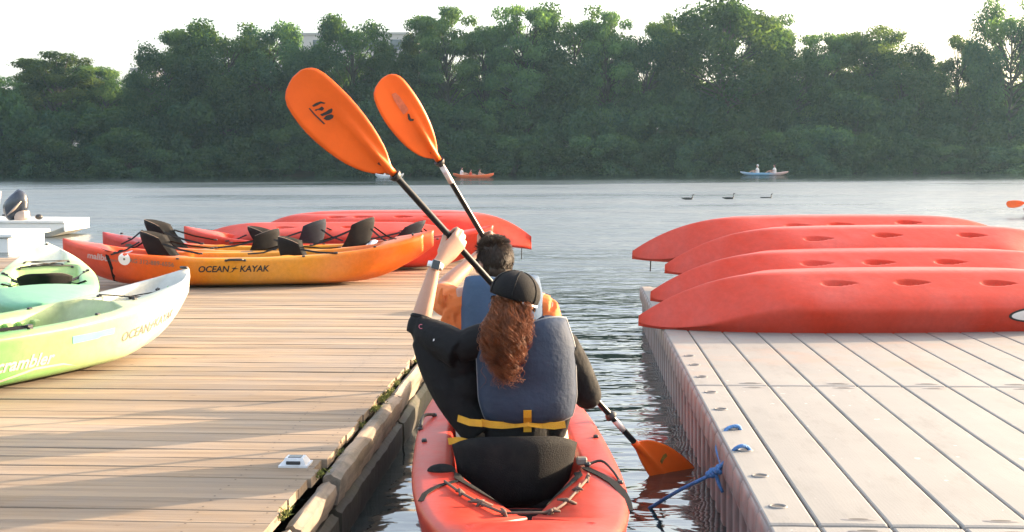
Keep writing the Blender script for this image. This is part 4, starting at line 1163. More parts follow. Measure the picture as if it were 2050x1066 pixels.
# ---- upturned red kayaks on the floating dock (right)
def rk(tip, tip_d, zc, heading, label, scups, roll, mat=M_RED, hole=M_SCUPO):
    h = Vector(heading).normalized(); t = at(tip[0], tip[1], tip_d)
    c = Vector((t.x, t.y, 0)) + h * (FLATSH.L / 2); c.z = zc
    return upturned(c, h, mat, label, scups, S=FLATSH, roll=roll, hole=hole)
RK = []
RK.append(rk((1281, 678), 8.1, PZ + .395, (1, 0.02, 0), 'nearest upturned red kayak on the floating dock, with an oval badge', [(-.50, .16), (.02, .16), (.62, .17)], 0.22, M_RED2))
RK.append(rk((1305, 600), 8.95, PZ + .47, (1, 0.03, 0), 'second upturned red kayak from the front on the floating dock', [(-.62, .18), (-.14, .18), (.42, .18)], 0.22, M_RED))
RK.append(rk((1334, 520), 9.75, PZ + .61, (1, 0.03, 0), 'third upturned red kayak on the floating dock', [(-.62, .19), (-.02, .15), (.70, .15)], 0.22, M_RED))
RK.append(rk((1268, 546), 10.6, PZ + .66, (1, 0.04, 0), 'farthest upturned red kayak on the floating dock, bow over the water', [(-.38, .18), (.02, .17), (.66, .13)], 0.22, M_RED2))
r1, h1, t1 = RK[0]
# oval badge with upside-down lettering on the near side of the first boat (it lies on its deck, so the letters stand on their heads)
ob = (.84, 0, .19)
wrap(disc_shape(.235, .062, 32), t1, ob, (1, 0, 0), (0, 0, 1), (0, -1, 0), lift=.003, mat=M_INK, parent=r1, name='badge_border')
wrap(disc_shape(.215, .047, 32), t1, ob, (1, 0, 0), (0, 0, 1), (0, -1, 0), lift=.005, mat=M_WHITE, parent=r1, name='badge')
wrap(text_shape('kayaks', .085, 0, .002), t1, (.84, 0, .19), (-1, 0, 0), (0, 0, 1), (0, -1, 0), lift=.007, mat=M_INK, parent=r1, name='lettering')
MB().add(tube([(-1.74, .0, .38), (-1.70, -.02, .42), (-1.58, -.03, .43), (-1.47, -.02, .40)], .013, 8, sm=4)).build('carry_handle', M_FIT, r1)
MB().add(tube([(-1.70, 0, .40), (-1.70, .01, .46), (-1.70, 0, .52)], .006, 6)).build('cord', M_CORD, RK[3][0])
# ================================================================== THE KAYAK WITH THE TWO PADDLERS
kdir = Vector((-0.05, 1, 0)).normalized()
KC = Vector((-0.005, 5.13, -0.085))
M_REDK = gradient_plastic('faded_red_plastic', [(0, (0.42, 0.045, 0.028)), (.4, (0.43, 0.040, 0.025)), (1, (0.46, 0.036, 0.018))], -1.83, 1.83, 0.36)
K, hK, tK = new_kayak(PAIR, M_REDK, KC, kdir)
tag(K, 'red sit on top tandem kayak carrying the two paddlers between the docks', 'kayak')
def K2W(p):
    a = math.atan2(kdir.y, kdir.x); return Matrix.Rotation(a, 3, 'Z') @ Vector(p) + KC
ks = seat(K, -0.36, 0.19, 1, w=0.52, h=0.305, lean=0.10, wing=0.16, straps=False, pad=True, edge_mat=M_FABRIC)
ks2 = seat(K, 0.62, 0.175, 1, w=0.48, h=0.30, lean=0.15, wing=0.16, straps=False, pad=True)
# dark sheet laid over the stern well, cords with knots, straps
lv = []; lf = []; nxl, nyl = 22, 18
for i in range(nxl + 1):
    x = -1.17 + .79 * i / nxl; hw = max(.004, .262 * min(1, (x + 1.18) / .62))
    for j in range(nyl + 1):
        y = hw * (-1 + 2 * j / nyl); q = surf(tK, x, y); lv.append((x, y, q.z + .006))
    if i < nxl:
        for j in range(nyl): a = i * (nyl + 1) + j; lf.append((a, a + nyl + 1, a + nyl + 2, a + 1))
mesh_obj('dark_well_sheet', lv, lf, M_FABRIC, K)
M_CORDT = material('brown_cord', (0.10, 0.06, 0.045), 0.8, 0.3, 60)
def on_deck(x, y, up=.008):
    q = surf(tK, x, y); return q + Vector((0, 0, up))
pts = [(-.62, .30), (-.80, .24), (-.98, .165), (-1.14, .085), (-1.14, -.085), (-.98, -.155), (-.80, -.215), (-.62, -.275)]
MB().add(tube([on_deck(*p) for p in pts], .0055, 6)).build('cord', M_CORDT, K)
rk_ = random.Random(3)
for p in pts[1:]:
    c = on_deck(*p); mb = MB()
    for q in range(3):
        d = Vector((rk_.gauss(0, .018), rk_.gauss(0, .014), rk_.uniform(.0, .016)))
        mb.add(tube([c - d, c + Vector((0, 0, .008)), c + d], [.006, .008, .004], 6))
    mb.build('knot', M_CORDT, K)
strap_on(tK, [(x, y, 1) for x, y in ((-.42, -.285), (-.55, -.335), (-.68, -.370), (-.80, -.385), (-.92, -.388), (-1.02, -.380))], (0, 0, -1), .034, 'strap', M_BLACK, K, lift=.004)
strap_on(tK, [(x, y, 1) for x, y in ((-.60, .25), (-.66, .31), (-.72, .345), (-.80, .375), (-.88, .388))], (0, 0, -1), .022, 'strap', M_BLACK, K, lift=.004)
MB().add(tube([on_deck(-.40, -.29), on_deck(-.38, -.36, .02), on_deck(-.52, -.39, .012), on_deck(-.66, -.40, .006)], .006, 6, sm=4)).build('cord', M_CORD, K)
MB().add(tube([on_deck(.58, .36), on_deck(.50, .41, .03), on_deck(.36, .425, .01)], .008, 6, sm=4)).build('cord', M_CORD, K)
pad_eyes(K, [on_deck(-.40, -.30), on_deck(-.66, -.40, 0), on_deck(.10, .40, 0), on_deck(.12, -.40, 0), on_deck(.58, .36, 0), on_deck(.36, .425, 0), on_deck(-1.02, -.385, 0)])
# flap and pouch at the left of the backrest
o = MB().add(ellipsoid((-.42, .315, .395), (.035, .06, .028))).build('pouch', M_FABRIC, K)
# buckle on the right of the seat back
MB().add(bbox((-.40, -.30, .40), (-.36, -.255, .43), .006)).build('buckle', material('worn_buckle', (0.16, 0.14, 0.12), .5, .2), K, False)

# ================================================================== PADDLES
M_BLADE = material('orange_blade_plastic', (0.88, 0.135, 0.014), 0.42, 0.10, 5.0, 0.08, 40.0, spec=0.3, dirt=(0.80, 0.105, 0.014), dirt_amt=0.45, dirt_scale=4)
M_SHAFT = material('black_shaft', (0.010, 0.010, 0.011), 0.32, 0.2, 20.0, spec=0.35)
M_TAPE = material('white_label', (0.66, 0.60, 0.58), 0.45, 0.12, 40.0, dirt=(0.45, 0.12, 0.10), dirt_amt=0.7, dirt_scale=28)
OUT = [(0, -7), (14, -9), (46, -22), (96, -32), (150, -36), (195, -34), (237, -28), (257, -13), (263.5, 8.5), (259, 31), (245.6, 55.6), (217, 68), (158, 72), (87, 60.5), (45, 44), (21, 28), (6, 10), (0, 7)]
def blade(parent, root, axis, normal, length, side=1.0, wide=1.0):
    """asymmetric spoon blade with a rib down the middle; root at the shaft end"""
    e = Vector(axis).normalized(); n = Vector(normal); n = (n - e * n.dot(e)).normalized(); l = n.cross(e) * side
    sp = spline([(u / 264, v / 264 * wide) for u, v in OUT], 3); k = length
    half = len(sp) // 2
    us = [0.0, .02, .05, .09, .14, .2, .28, .36, .45, .54, .63, .72, .80, .87, .92, .955, .98, .993]
    def vr(u):
        lo = []; hi = []
        for (a, b), (c, d) in zip(sp, sp[1:]):
            if (a - u) * (c - u) <= 0 and abs(c - a) > 1e-9:
                v = b + (d - b) * (u - a) / (c - a); lo.append(v); hi.append(v)
        return (min(lo), max(hi)) if lo else (0, 0)
    top = []; bot = []; m = 13
    for u in us:
        v0, v1 = vr(min(u, .9975) + .0005)
        for j in range(m):
            t = j / (m - 1); v = v0 + (v1 - v0) * t
            c = 0.10 * (u - .45) ** 2 - .10 * ((t - .5) * 2) ** 2 * (v1 - v0) * .35
            rib = 0.020 * math.exp(-(v / .022) ** 2) * (1 - smoothstep(.1, .75, u)) + .0
            th = 0.0075 * (1 - smoothstep(.8, 1, abs(2 * t - 1)) * .5)
            P = Vector(root) + e * (u * k) + l * (v * k) - n * (c * k)
            top.append(P + n * (th * .5 + rib)); bot.append(P - n * (th * .5 + rib))
    R_ = len(us); f = []
    for i in range(R_ - 1):
        for j in range(m - 1):
            a = i * m + j; f.append((a, a + 1, a + m + 1, a + m)); f.append(tuple(x + R_ * m for x in (a + m, a + m + 1, a + 1, a)))
    N = R_ * m
    rim = [j for j in range(m)] + [i * m + m - 1 for i in range(1, R_)] + [(R_ - 1) * m + j for j in range(m - 2, -1, -1)] + [i * m for i in range(R_ - 2, 0, -1)]
    for a, b in zip(rim, rim[1:] + rim[:1]): f.append((a, b, b + N, a + N))
    o = mesh_obj('blade', top + bot, f, M_BLADE, parent); recalc(o)
    return o, e, n, l, k

def paddle(label, upper, lower, n_up, n_low, L_up, L_low, r=0.0155, tape=None, sides=(1, 1)):
    P = empty('paddle', (0, 0, 0)); mid = (upper + lower) / 2
    tag(P, label, 'paddle')
    P.location = mid; up = upper - mid; lo = lower - mid
    ax = (up - lo).normalized()
    MB().add(tube([lo - ax * .10, lo, up, up + ax * .07], [r * .8, r, r, r * .8], 16)).build('shaft', M_SHAFT, P)
    b1 = blade(P, up - ax * 0.0, ax, n_up, L_up, sides[0]); b2 = blade(P, lo, -ax, n_low, L_low, sides[1])
    for q, s in ((up - ax * .03, 1), (lo + ax * .22, -1)):   # drip rings
        MB().add(loft([[q + ax * h * s + (Vector((1, 0, 0)).cross(ax).normalized() * math.cos(a) + ax.cross(Vector((1, 0, 0)).cross(ax).normalized()) * math.sin(a)) * rr for a in (2 * math.pi * j / 18 for j in range(18))]
                       for h, rr in ((-.012, r * 1.02), (-.006, r * 1.5), (.012, r * 1.95), (.016, r * 1.95), (.012, r * 1.6), (.004, r * 1.02))], caps=False)).build('drip_ring', M_FIT, P)
    for q, s in ((up, 1), (lo, -1)):                # orange socket where the blade takes the shaft
        MB().add(tube([q - ax * s * .012, q + ax * s * .03, q + ax * s * .11, q + ax * s * .20], [r * 1.12, r * 1.15, r * .95, r * .25], 12)).build('socket', M_BLADE, P)
    if tape:
        for t0, t1 in tape:
            MB().add(tube([up.lerp(lo, t0), up.lerp(lo, t1)], r * 1.03, 16)).build('label_band', M_TAPE, P)
    return P, b1, b2
U1 = at(785, 345, 5.15); L1 = at(1272, 888, 5.68)
P1, b1, b2 = paddle('large raised paddle with orange blades held by the paddler in the black cap', U1, L1, Vector((0.05, -1, 0.05)), Vector((0.35, -0.9, 0.25)), 0.60, 0.56, tape=[(.905, .945)])
tb = tree_of(b1[0])
e, n, l, k = b1[1:]
org = (U1 - (U1 + L1) / 2)
def blade_mark(poly, mat, name):   # polygon in photograph pixels relative to the blade root (785,345)
    ee = Vector((-.617, -.788)); nn = Vector((-.788, .617))
    sh = [(Vector((p[0] - 785, p[1] - 345)).dot(ee) / 264 * k, Vector((p[0] - 785, p[1] - 345)).dot(nn) / 264 * k) for p in poly]
    return wrap(poly_shape(sh), tb, org, e, l, -n, lift=.002, mat=mat, parent=P1, name=name, subdiv=False)
def zp(pts): return [(610 + x / 13.32, 180 + y / 13.32) for x, y in pts]
blade_mark(zp([(385, 350), (480, 290), (610, 250), (735, 295), (700, 318), (620, 300), (520, 350), (430, 380)]), M_INK, 'print')
blade_mark(zp([(445, 462), (480, 440), (560, 425), (630, 378), (660, 400), (690, 445), (630, 492), (580, 470), (520, 460), (480, 490)]), M_INK, 'print')
blade_mark(zp([(575, 580), (720, 520), (800, 470), (880, 440), (900, 480), (870, 550), (800, 580), (720, 600), (620, 625)]), M_INK, 'print')
blade_mark(zp([(650, 690), (720, 620), (780, 600), (860, 590), (915, 630), (890, 690), (800, 735), (720, 735), (690, 710)]), M_INK, 'print')
blade_mark(zp([(300, 410), (330, 400), (450, 560), (560, 680), (690, 825), (650, 835), (520, 690), (420, 580)]), M_INK, 'print')
blade_mark([(765, 331), (768, 327), (760, 322), (757, 327)], M_INK, 'print')

U2 = at(876, 318, 6.22); L2 = at(1072, 652, 6.62)
P2, c1, c2 = paddle('smaller raised paddle with orange blades held by the front paddler', U2, L2, Vector((0.1, -1, 0.30)), Vector((0.2, -1, 0.3)), 0.53, 0.53, tape=[(.04, .135)])
tb2 = tree_of(c1[0]); e2, n2, l2, k2 = c1[1:]
org2 = U2 - (U2 + L2) / 2
def mark2(poly, mat):
    ee = Vector((876 - 787, 318 - 157)); ln = ee.length; ee = -ee / ln; nn = Vector((ee.y, -ee.x))
    sh = [(Vector((p[0] - 876, p[1] - 318)).dot(ee) / ln * k2, Vector((p[0] - 876, p[1] - 318)).dot(nn) / ln * k2) for p in poly]
    return wrap(poly_shape(sh), tb2, org2, e2, l2, -n2, lift=.002, mat=mat, parent=P2, name='print', subdiv=False)
def zq(pts): return [(780 + x / 13.33, 180 + y / 13.33) for x, y in pts]
mark2(zq([(535, 660), (580, 680), (600, 760), (620, 800), (690, 800), (670, 850), (590, 850), (545, 800)]), M_INK)
M_WORN = material('worn_print', (0.62, 0.14, 0.06), 0.5, 0.2, 60)
mark2(zq([(160, 170), (260, 140), (350, 230), (560, 560), (500, 640), (430, 680), (330, 520), (220, 330)]), M_WORN)
mark2([(863, 308), (868, 305), (867, 302), (861, 305)], M_INK)
# leaf caught on the wet blade
lf = at(1327, 916, 5.56)
o = mesh_obj('leaf', [lf + Vector(p) for p in ((-.014, 0, -.02), (0, -.006, .012), (.016, -.002, .022), (.022, .002, .004), (.004, -.004, -.012), (-.004, 0, -.035))], [(0, 1, 4), (1, 2, 3), (1, 3, 4), (0, 4, 5)],
             material('brown_leaf', (0.20, 0.13, 0.02), .7, .4, 60), smooth=False); tag(o, 'small yellow brown leaf stuck on the wet paddle blade', 'leaf')

# ================================================================== PEOPLE
M_SKIN = material('skin', (0.44, 0.235, 0.155), 0.5, 0.08, 12.0, 0.05, 150.0, sub=0.15)
M_SKIN2 = material('tanned_skin', (0.42, 0.21, 0.14), 0.5, 0.08, 12.0, 0.05, 150.0, sub=0.15)
M_JACKET = material('black_jacket', (0.008, 0.008, 0.009), 0.85, 0.3, 12.0, 1.0, 16.0, spec=0.25)
M_SHORTS = material('beige_shorts', (0.36, 0.29, 0.23), 0.9, 0.1, 12.0, 0.3, 60.0)
M_BLUESH = material('blue_shorts', (0.04, 0.075, 0.14), 0.85, 0.2, 12.0, 0.3, 60.0)
M_VEST = material('slate_vest', (0.034, 0.048, 0.078), 0.7, 0.16, 7.0, 0.35, 38.0, spec=0.15)
M_VEST2 = material('pale_slate_vest', (0.052, 0.088, 0.150), 0.7, 0.12, 7.0, 0.35, 38.0, spec=0.15)
M_PIPE = material('grey_piping', (0.16, 0.17, 0.19), 0.6, 0.1)
M_YEL = material('yellow_webbing', (0.60, 0.30, 0.014), 0.65, 0.12, 20.0, 0.3, 200.0)
M_SHIRT = material('orange_shirt', (0.62, 0.155, 0.035), 0.85, 0.12, 9.0, 0.9, 14.0)
M_CAP = material('black_cap', (0.008, 0.008, 0.009), 0.8, 0.25, 20.0, 0.3, 250.0, spec=0.2)
M_HAIRR = material('auburn_hair', (0.17, 0.050, 0.015), 0.5, 0.55, 30.0, spec=0.3)
M_HAIRD = material('dark_brown_hair', (0.040, 0.025, 0.016), 0.45, 0.4, 40.0, spec=0.35)
M_EYE = material('eye_white', (0.7, 0.68, 0.65), 0.2, 0.05)
M_IRIS = material('iris', (0.05, 0.03, 0.02), 0.2, 0.1)

def limb(pts, rad, seg=14, sm=4): return tube(pts, rad, seg, True, sm=sm)

def head_shapes(c, M, s=1.0):
    """skull, jaw, brow, nose, lips, ears; local +y is the way the face looks"""
    def T(x, y, z): return Vector(c) + M @ Vector((x * s, y * s, z * s))
    E = lambda p, r, nu=18, nv=12: ellipsoid(T(*p), [q * s for q in r], M, nu, nv)
    return [E((0, -.008, .025), (.078, .098, .090)), E((0, .022, -.03), (.066, .070, .080)), E((0, .052, -.082), (.034, .034, .026)),
            E((0, .080, .028), (.055, .016, .014)), E((0, .098, -.018), (.013, .020, .026)), E((0, .084, -.062), (.026, .016, .013)),
            E((-.080, -.006, -.008), (.010, .022, .032)), E((.080, -.006, -.008), (.010, .022, .032)),
            E((-.045, .062, -.025), (.026, .026, .026)), E((.045, .062, -.025), (.026, .026, .026))]
def eyes(parent, base, c, M, s=1.0):
    for sx in (-1, 1):
        p = Vector(c) + M @ Vector((sx * .031 * s, .083 * s, .006 * s))
        o = MB().add(ellipsoid(p, (.0125 * s,) * 3, None, 12, 8)).build('eye', M_EYE, parent, True, base)
        MB().add(ellipsoid(p + M @ Vector((0, .009 * s, 0)), (.006 * s, .005 * s, .006 * s), None, 10, 6)).build('iris', M_IRIS, o, True, base)

def grip_hand(wrist, shaft_p, shaft_dir, palm_side, back, s=1.0, thumb=-1, lefty=1):
    """palm and five bent fingers round a shaft. shaft_p: middle of the grip; shaft_dir: from little to index finger;
    back: from the shaft out of the back of the hand; fingers go over the far side"""
    a = Vector(shaft_dir).normalized(); b = Vector(back); b = (b - a * b.dot(a)).normalized()
    up = palm_side - a * palm_side.dot(a); up = (up - b * up.dot(b)).normalized()      # from wrist towards the knuckles, across the shaft
    sh = []
    W = Vector(wrist); G = Vector(shaft_p)
    kn = [G + a * (q * s) + b * (.026 * s) + up * (z * s) for q, z in ((.033, .020), (.0115, .025), (-.0105, .021), (-.031, .012))]
    # palm: a flattened loft from wrist to the knuckle row
    rings = []
    for t in range(9):
        u = t / 8
        cc = W.lerp((kn[1] + kn[2]) / 2 - up * .004, u); hw = (.026 + .017 * smoothstep(0, .7, u)) * s; ht = (.020 - .004 * u) * s
        dirw = a.copy(); tz = ((kn[1] + kn[2]) / 2 - W).normalized(); dirw = (dirw - tz * dirw.dot(tz)).normalized(); nb = tz.cross(dirw)
        rings.append([cc + dirw * hw * math.cos(q) + nb * ht * math.sin(q) for q in (2 * math.pi * j / 14 for j in range(14))])
    sh.append(loft(rings))
    for i, p in enumerate(kn):
        L = (.040, .044, .041, .033)[i] * s; r = (.0088, .009, .0086, .0078)[i] * s
        p1 = p + up * L * .62 - b * L * .62
        p2 = p1 - b * .030 * s - up * .006 * s
        p3 = p2 - up * .026 * s - b * .004 * s
        p4 = p3 - up * .018 * s + b * .010 * s
        sh.append(tube([p - up * .012 * s, p, p1, p2, p3, p4], [r * 1.12, r * 1.15, r, r * .95, r * .88, r * .72], 10, sm=3))
    t0 = W.lerp(G, .45) + a * .026 * s + b * .006 * s
    t1 = G + a * .046 * s - up * .020 * s + b * .006 * s
    t2 = t1 + up * .006 * s - b * .028 * s
    t3 = t2 + up * .022 * s - b * .016 * s - a * .010 * s
    sh.append(tube([t0, t1, t2, t3], [.014 * s, .0125 * s, .0105 * s, .008 * s], 10, sm=3))
    return sh

def vest_panel(c, hw, hh, wrap_d, puff, M, top_narrow=0.88, low_narrow=0.94, neck=0.10, depth=1):
    """rounded, padded panel that wraps round the trunk; local x across, z up, y = into the body"""
    nu, nv = 26, 30; F_ = []; B_ = []
    for j in range(nv + 1):
        b = -1 + 2 * j / nv
        for i in range(nu + 1):
            a = -1 + 2 * i / nu
            # squircle-rounded corners
            ax = a * math.sqrt(1 - 0.10 * b ** 8); bz = b * math.sqrt(1 - 0.12 * a ** 6)
            wdt = hw * (low_narrow + (1 - low_narrow) * smoothstep(-1, -.5, b)) * (1 - (1 - top_narrow) * smoothstep(.35, 1, b))
            nk = neck * hh * math.exp(-(a / .38) ** 2) * smoothstep(.4, 1, b)
            x = ax * wdt; z = bz * hh - nk
            y = wrap_d * abs(a) ** 2.3 + 0.020 * (b ** 2) - 0.004 * math.sin(7 * b) * (1 - a * a)
            e = max(0.0, 1 - max(abs(a), abs(b)) ** 7)
            th = 0.006 + puff * e ** 0.5
            F_.append(Vector(c) + M @ Vector((x, (y - th) * depth, z))); B_.append(Vector(c) + M @ Vector((x, (y + .012) * depth, z)))
    n = nu + 1; f = []; N = len(F_)
    for j in range(nv):
        for i in range(nu):
            q = (j * n + i, j * n + i + 1, (j + 1) * n + i + 1, (j + 1) * n + i); f.append(q); f.append(tuple(x + N for x in q[::-1]))
    rim = list(range(n)) + [j * n + nu for j in range(1, nv + 1)] + [nv * n + i for i in range(nu - 1, -1, -1)] + [j * n for j in range(nv - 1, 0, -1)]
    for a, b in zip(rim, rim[1:] + rim[:1]): f.append((b, a, a + N, b + N))
    edge = [(F_[i] + B_[i]) / 2 for i in rim]
    return F_ + B_, f, edge, F_, n

# ------------------------------------------------------------------ the paddler in the black cap
WB = K2W((-.20, 0, .22))
Wm = empty('person', WB); tag(Wm, 'paddler with curly auburn ponytail and black cap, left arm raised on the paddle', 'person')
I3 = Matrix.Identity(3)
wl_sh = at(928, 690, 4.93); wl_el = at(838, 656, 5.10); wl_wr = at(869, 540, 5.16)
wr_sh = at(1132, 690, 4.93); wr_el = at(1176, 792, 5.02)
def on_shaft(t): return U1.lerp(L1, t)
sh_dir = (U1 - L1).normalized()
gl = on_shaft(.235)                     # left grip on the shaft
gr = on_shaft(.70)
wr_wr = gr + Vector((.035, -.085, -.035))
hd = at(1031, 600, 4.97); Mh = Matrix.Rotation(R(-8), 3, 'Z') @ Matrix.Rotation(R(6), 3, 'Y')
pel = at(1030, 925, 5.0)
body = [ellipsoid(pel, (.165, .13, .11)), limb([pel, at(1040, 850, 4.99), at(1046, 750, 4.98), at(1044, 690, 4.97)], [.13, .125, .135, .12]),
        limb([at(930, 696, 4.97), at(1042, 684, 4.97), at(1128, 696, 4.97)], [.042, .070, .042]),
        limb([at(1042, 690, 4.95), at(1036, 640, 4.955), hd + Vector((0, 0, -.02))], [.062, .050, .055])] + head_shapes(hd, Mh, .95)
for s_, hx in ((-1, 970), (1, 1095)):
    hip = at(hx, 925, 5.02); kn = K2W((.33, -s_ * .19, .50)); an = K2W((.62, -s_ * .20, .24))
    body += [limb([hip, hip.lerp(kn, .5), kn], [.088, .08, .058]), limb([kn, kn.lerp(an, .4), an], [.056, .054, .036]), limb([an + Vector((0, -.03, -.03)), an + Vector((0, .10, -.015)), an + Vector((0, .16, .03))], [.036, .038, .028])]
body += [limb([wl_sh, wl_sh.lerp(wl_el, .5), wl_el], [.040, .040, .038]), limb([wl_el, wl_el.lerp(wl_wr, .28), wl_wr.lerp(wl_el, .25), wl_wr, wl_wr.lerp(gl, .25)], [.040, .043, .033, .0275, .027])]
body += [limb([wr_sh, wr_sh.lerp(wr_el, .5), wr_el], [.052, .046, .040]), limb([wr_el, wr_el.lerp(wr_wr, .3), wr_wr], [.040, .042, .028])]
toward_cam = Vector((0, -1, 0.15))
body += grip_hand(wl_wr, gl, sh_dir, gl - wl_wr, toward_cam, 1.08)
body += grip_hand(wr_wr, gr, sh_dir, gr - wr_wr, Vector((.5, -1, .2)), 1.0)
v, f = remesh(body, 0.0058, 3, .5)
mesh_obj('body', v, f, M_SKIN, Wm, base=WB)
eyes(Wm, WB, hd, Mh, .95)
# jacket: trunk plus sleeves, the left one pushed up to the elbow
jac = [limb([at(1034, 905, 5.0), at(1040, 840, 4.985), at(1046, 750, 4.97), at(1044, 700, 4.965), at(1040, 664, 4.96)], [.150, .148, .155, .135, .07]),
       limb([at(915, 700, 4.95), at(960, 684, 4.95), at(1042, 676, 4.96), at(1105, 684, 4.95), at(1145, 700, 4.95)], [.062, .078, .085, .078, .060]),
       limb([at(925, 705, 4.94), wl_sh.lerp(wl_el, .35) + Vector((0, 0, -.02)), wl_sh.lerp(wl_el, .7) + Vector((0, 0, -.012)), wl_el + Vector((.012, 0, -.006))], [.082, .080, .074, .058]),
       limb([at(848, 676, 5.07), at(876, 728, 5.05), at(912, 795, 5.02), at(962, 868, 4.99)], [.060, .088, .092, .08]), ellipsoid(at(918, 728, 5.01), (.085, .075, .085)), ellipsoid(at(930, 778, 5.0), (.085, .07, .10)), ellipsoid(at(880, 700, 5.04), (.07, .07, .06)), ellipsoid(at(852, 670, 5.08), (.060, .06, .066)),
       limb([at(1130, 720, 4.97), at(1120, 800, 4.98), at(1105, 870, 4.99)], [.07, .07, .06]),
       limb([wl_el + Vector((.004, 0, -.02)), wl_el.lerp(wl_wr, .07), wl_el.lerp(wl_wr, .16)], [.060, .055, .046], sm=2),
       limb([at(1128, 700, 4.94), wr_sh.lerp(wr_el, .5), wr_el, wr_el.lerp(wr_wr, .4), wr_el.lerp(wr_wr, .85)], [.078, .070, .064, .054, .042])]
rj = random.Random(8)
for q in range(16):      # folds and rucks
    t = rj.uniform(.35, 1); p = (wr_sh.lerp(wr_el, t) if q % 2 else wl_sh.lerp(wl_el, t)) + Vector((rj.uniform(-.03, .03), rj.uniform(-.06, 0), rj.uniform(-.05, .03)))
    d = Vector((rj.uniform(-1, 1), .2, rj.uniform(-1, 1))).normalized() * .04
    jac.append(tube([p - d, p, p + d], [.006, .015, .006], 8, sm=2))
v, f = remesh(jac, 0.008, 3, .5)
jk = mesh_obj('jacket', v, f, M_JACKET, Wm, base=WB)
tj = tree_of(jk)
M_PINKP = material('pink_print', (0.45, 0.10, 0.13), .7, .1)
def sleeve_mark(shape, px, py, mat):
    p = at(px, py, 4.9); d = (p - Vector((0, 0, CAM_H))).normalized()
    wrap(shape, tj, p - WB, (1, 0, 0), (0, 0, 1), d, lift=.003, mat=mat, parent=jk, name='print', subdiv=False)
ring_ = [(.011 * math.cos(a), .011 * math.sin(a)) for a in (R(60 + 240 * q / 12) for q in range(13))] + [(.0075 * math.cos(a), .0075 * math.sin(a)) for a in (R(300 - 240 * q / 12) for q in range(13))]
sleeve_mark(poly_shape(ring_), 843, 654, M_PINKP)
sleeve_mark(poly_shape([(-.003, -.006), (.004, -.002), (.003, .006), (-.002, .003)]), 868, 681, M_WHITE)
rb = MB(); axf = (wl_wr - wl_el).normalized()
for t, rr in ((.13, .049), (.165, .050)): 
    c = wl_el.lerp(wl_wr, t); uu = axf.orthogonal().normalized(); vv = axf.cross(uu)
    rb.add(loft([[c + (uu * math.cos(a) + vv * math.sin(a)) * (rr - .012 + .012 * math.cos(q)) + axf * .014 * math.sin(q) for a in (2 * math.pi * j / 20 for j in range(20))] for q in (2 * math.pi * i / 8 for i in range(9))], caps=False))
rb.build('rolled_cuff', M_JACKET, jk, base=WB)
# shorts
sho = [ellipsoid(pel + Vector((0, 0, -.02)), (.185, .145, .115))]
for s_, hx in ((-1, 970), (1, 1095)):
    hip = at(hx, 925, 5.02); kn = K2W((.33, -s_ * .19, .50)); sho.append(limb([hip, hip.lerp(kn, .4), hip.lerp(kn, .8)], [.105, .10, .085]))
v, f = remesh(sho, 0.01, 3); mesh_obj('shorts', v, f, M_SHORTS, Wm, base=WB)
# buoyancy vest
vst = empty('vest', (0, 0, 0)); vst.parent = Wm
Mv = Matrix.Rotation(R(-3), 3, 'Z') @ Matrix.Rotation(R(-2), 3, 'Y')
vc = at(1052, 747, 4.815)
v, f, edge, Ff, nn_ = vest_panel(vc, .212, .228, .085, .034, Mv)
bp_ = mesh_obj('back_panel', v, f, M_VEST, vst, base=WB); recalc(bp_)
MB().add(tube(edge + [edge[0]], .0052, 6, caps=False)).build('piping', M_PIPE, vst, base=WB)
v, f, edge, _, _ = vest_panel(vc + Vector((0, .32, 0)), .19, .21, .07, .03, Mv, neck=.35, depth=-1)
o = mesh_obj('front_panel', v, f, M_VEST, vst, base=WB); recalc(o)
for sx in (-1, 1):
    p0 = vc + Mv @ Vector((sx * .125, .060, .150)); p2 = p0 + Vector((0, .28, -.01)); p1 = (p0 + p2) / 2 + Vector((0, 0, .06))
    ribbon([Vector(q[:3]) - WB for q in spline([tuple(p0), tuple(p1), tuple(p2)], 5)], .075, 'shoulder_strap', M_VEST, vst, .014)
tv = BVHTree.FromPolygons([x for x in Ff], [(j * nn_ + i, j * nn_ + i + 1, (j + 1) * nn_ + i + 1, (j + 1) * nn_ + i) for j in range(30) for i in range(26)])
def on_vest(px, py, lift=.004):
    p = at(px, py, 4.7); c = Vector((0, 0, CAM_H)); d = (p - c).normalized(); h = tv.ray_cast(c, d, 9)
    return (h[0] - d * lift if h[0] is not None else at(px, py, 4.83)) - WB
ribbon([on_vest(x, y) for x, y in ((962, 846), (980, 850), (1005, 852), (1030, 850), (1057, 847), (1085, 851), (1110, 853), (1132, 850))], .030, 'belt', M_YEL, vst, .004, up=(0, -1, .1))
ribbon([at(x, y, d) - WB for x, y, d in ((905, 832, 5.02), (918, 838, 4.92), (940, 846, 4.85), (965, 848, 4.80))], .030, 'belt', M_YEL, vst, .004, up=(-.5, -1, .1))
ribbon([at(x, y, d) - WB for x, y, d in ((898, 884, 5.02), (918, 882, 4.93), (945, 888, 4.86), (965, 892, 4.83))], .030, 'belt', M_YEL, vst, .004, up=(-.5, -1, .1))
ribbon([on_vest(1056, y, .008) for y in (822, 836, 850, 865)], .034, 'belt_loop', M_YEL, vst, .004, up=(0, -1, 0))
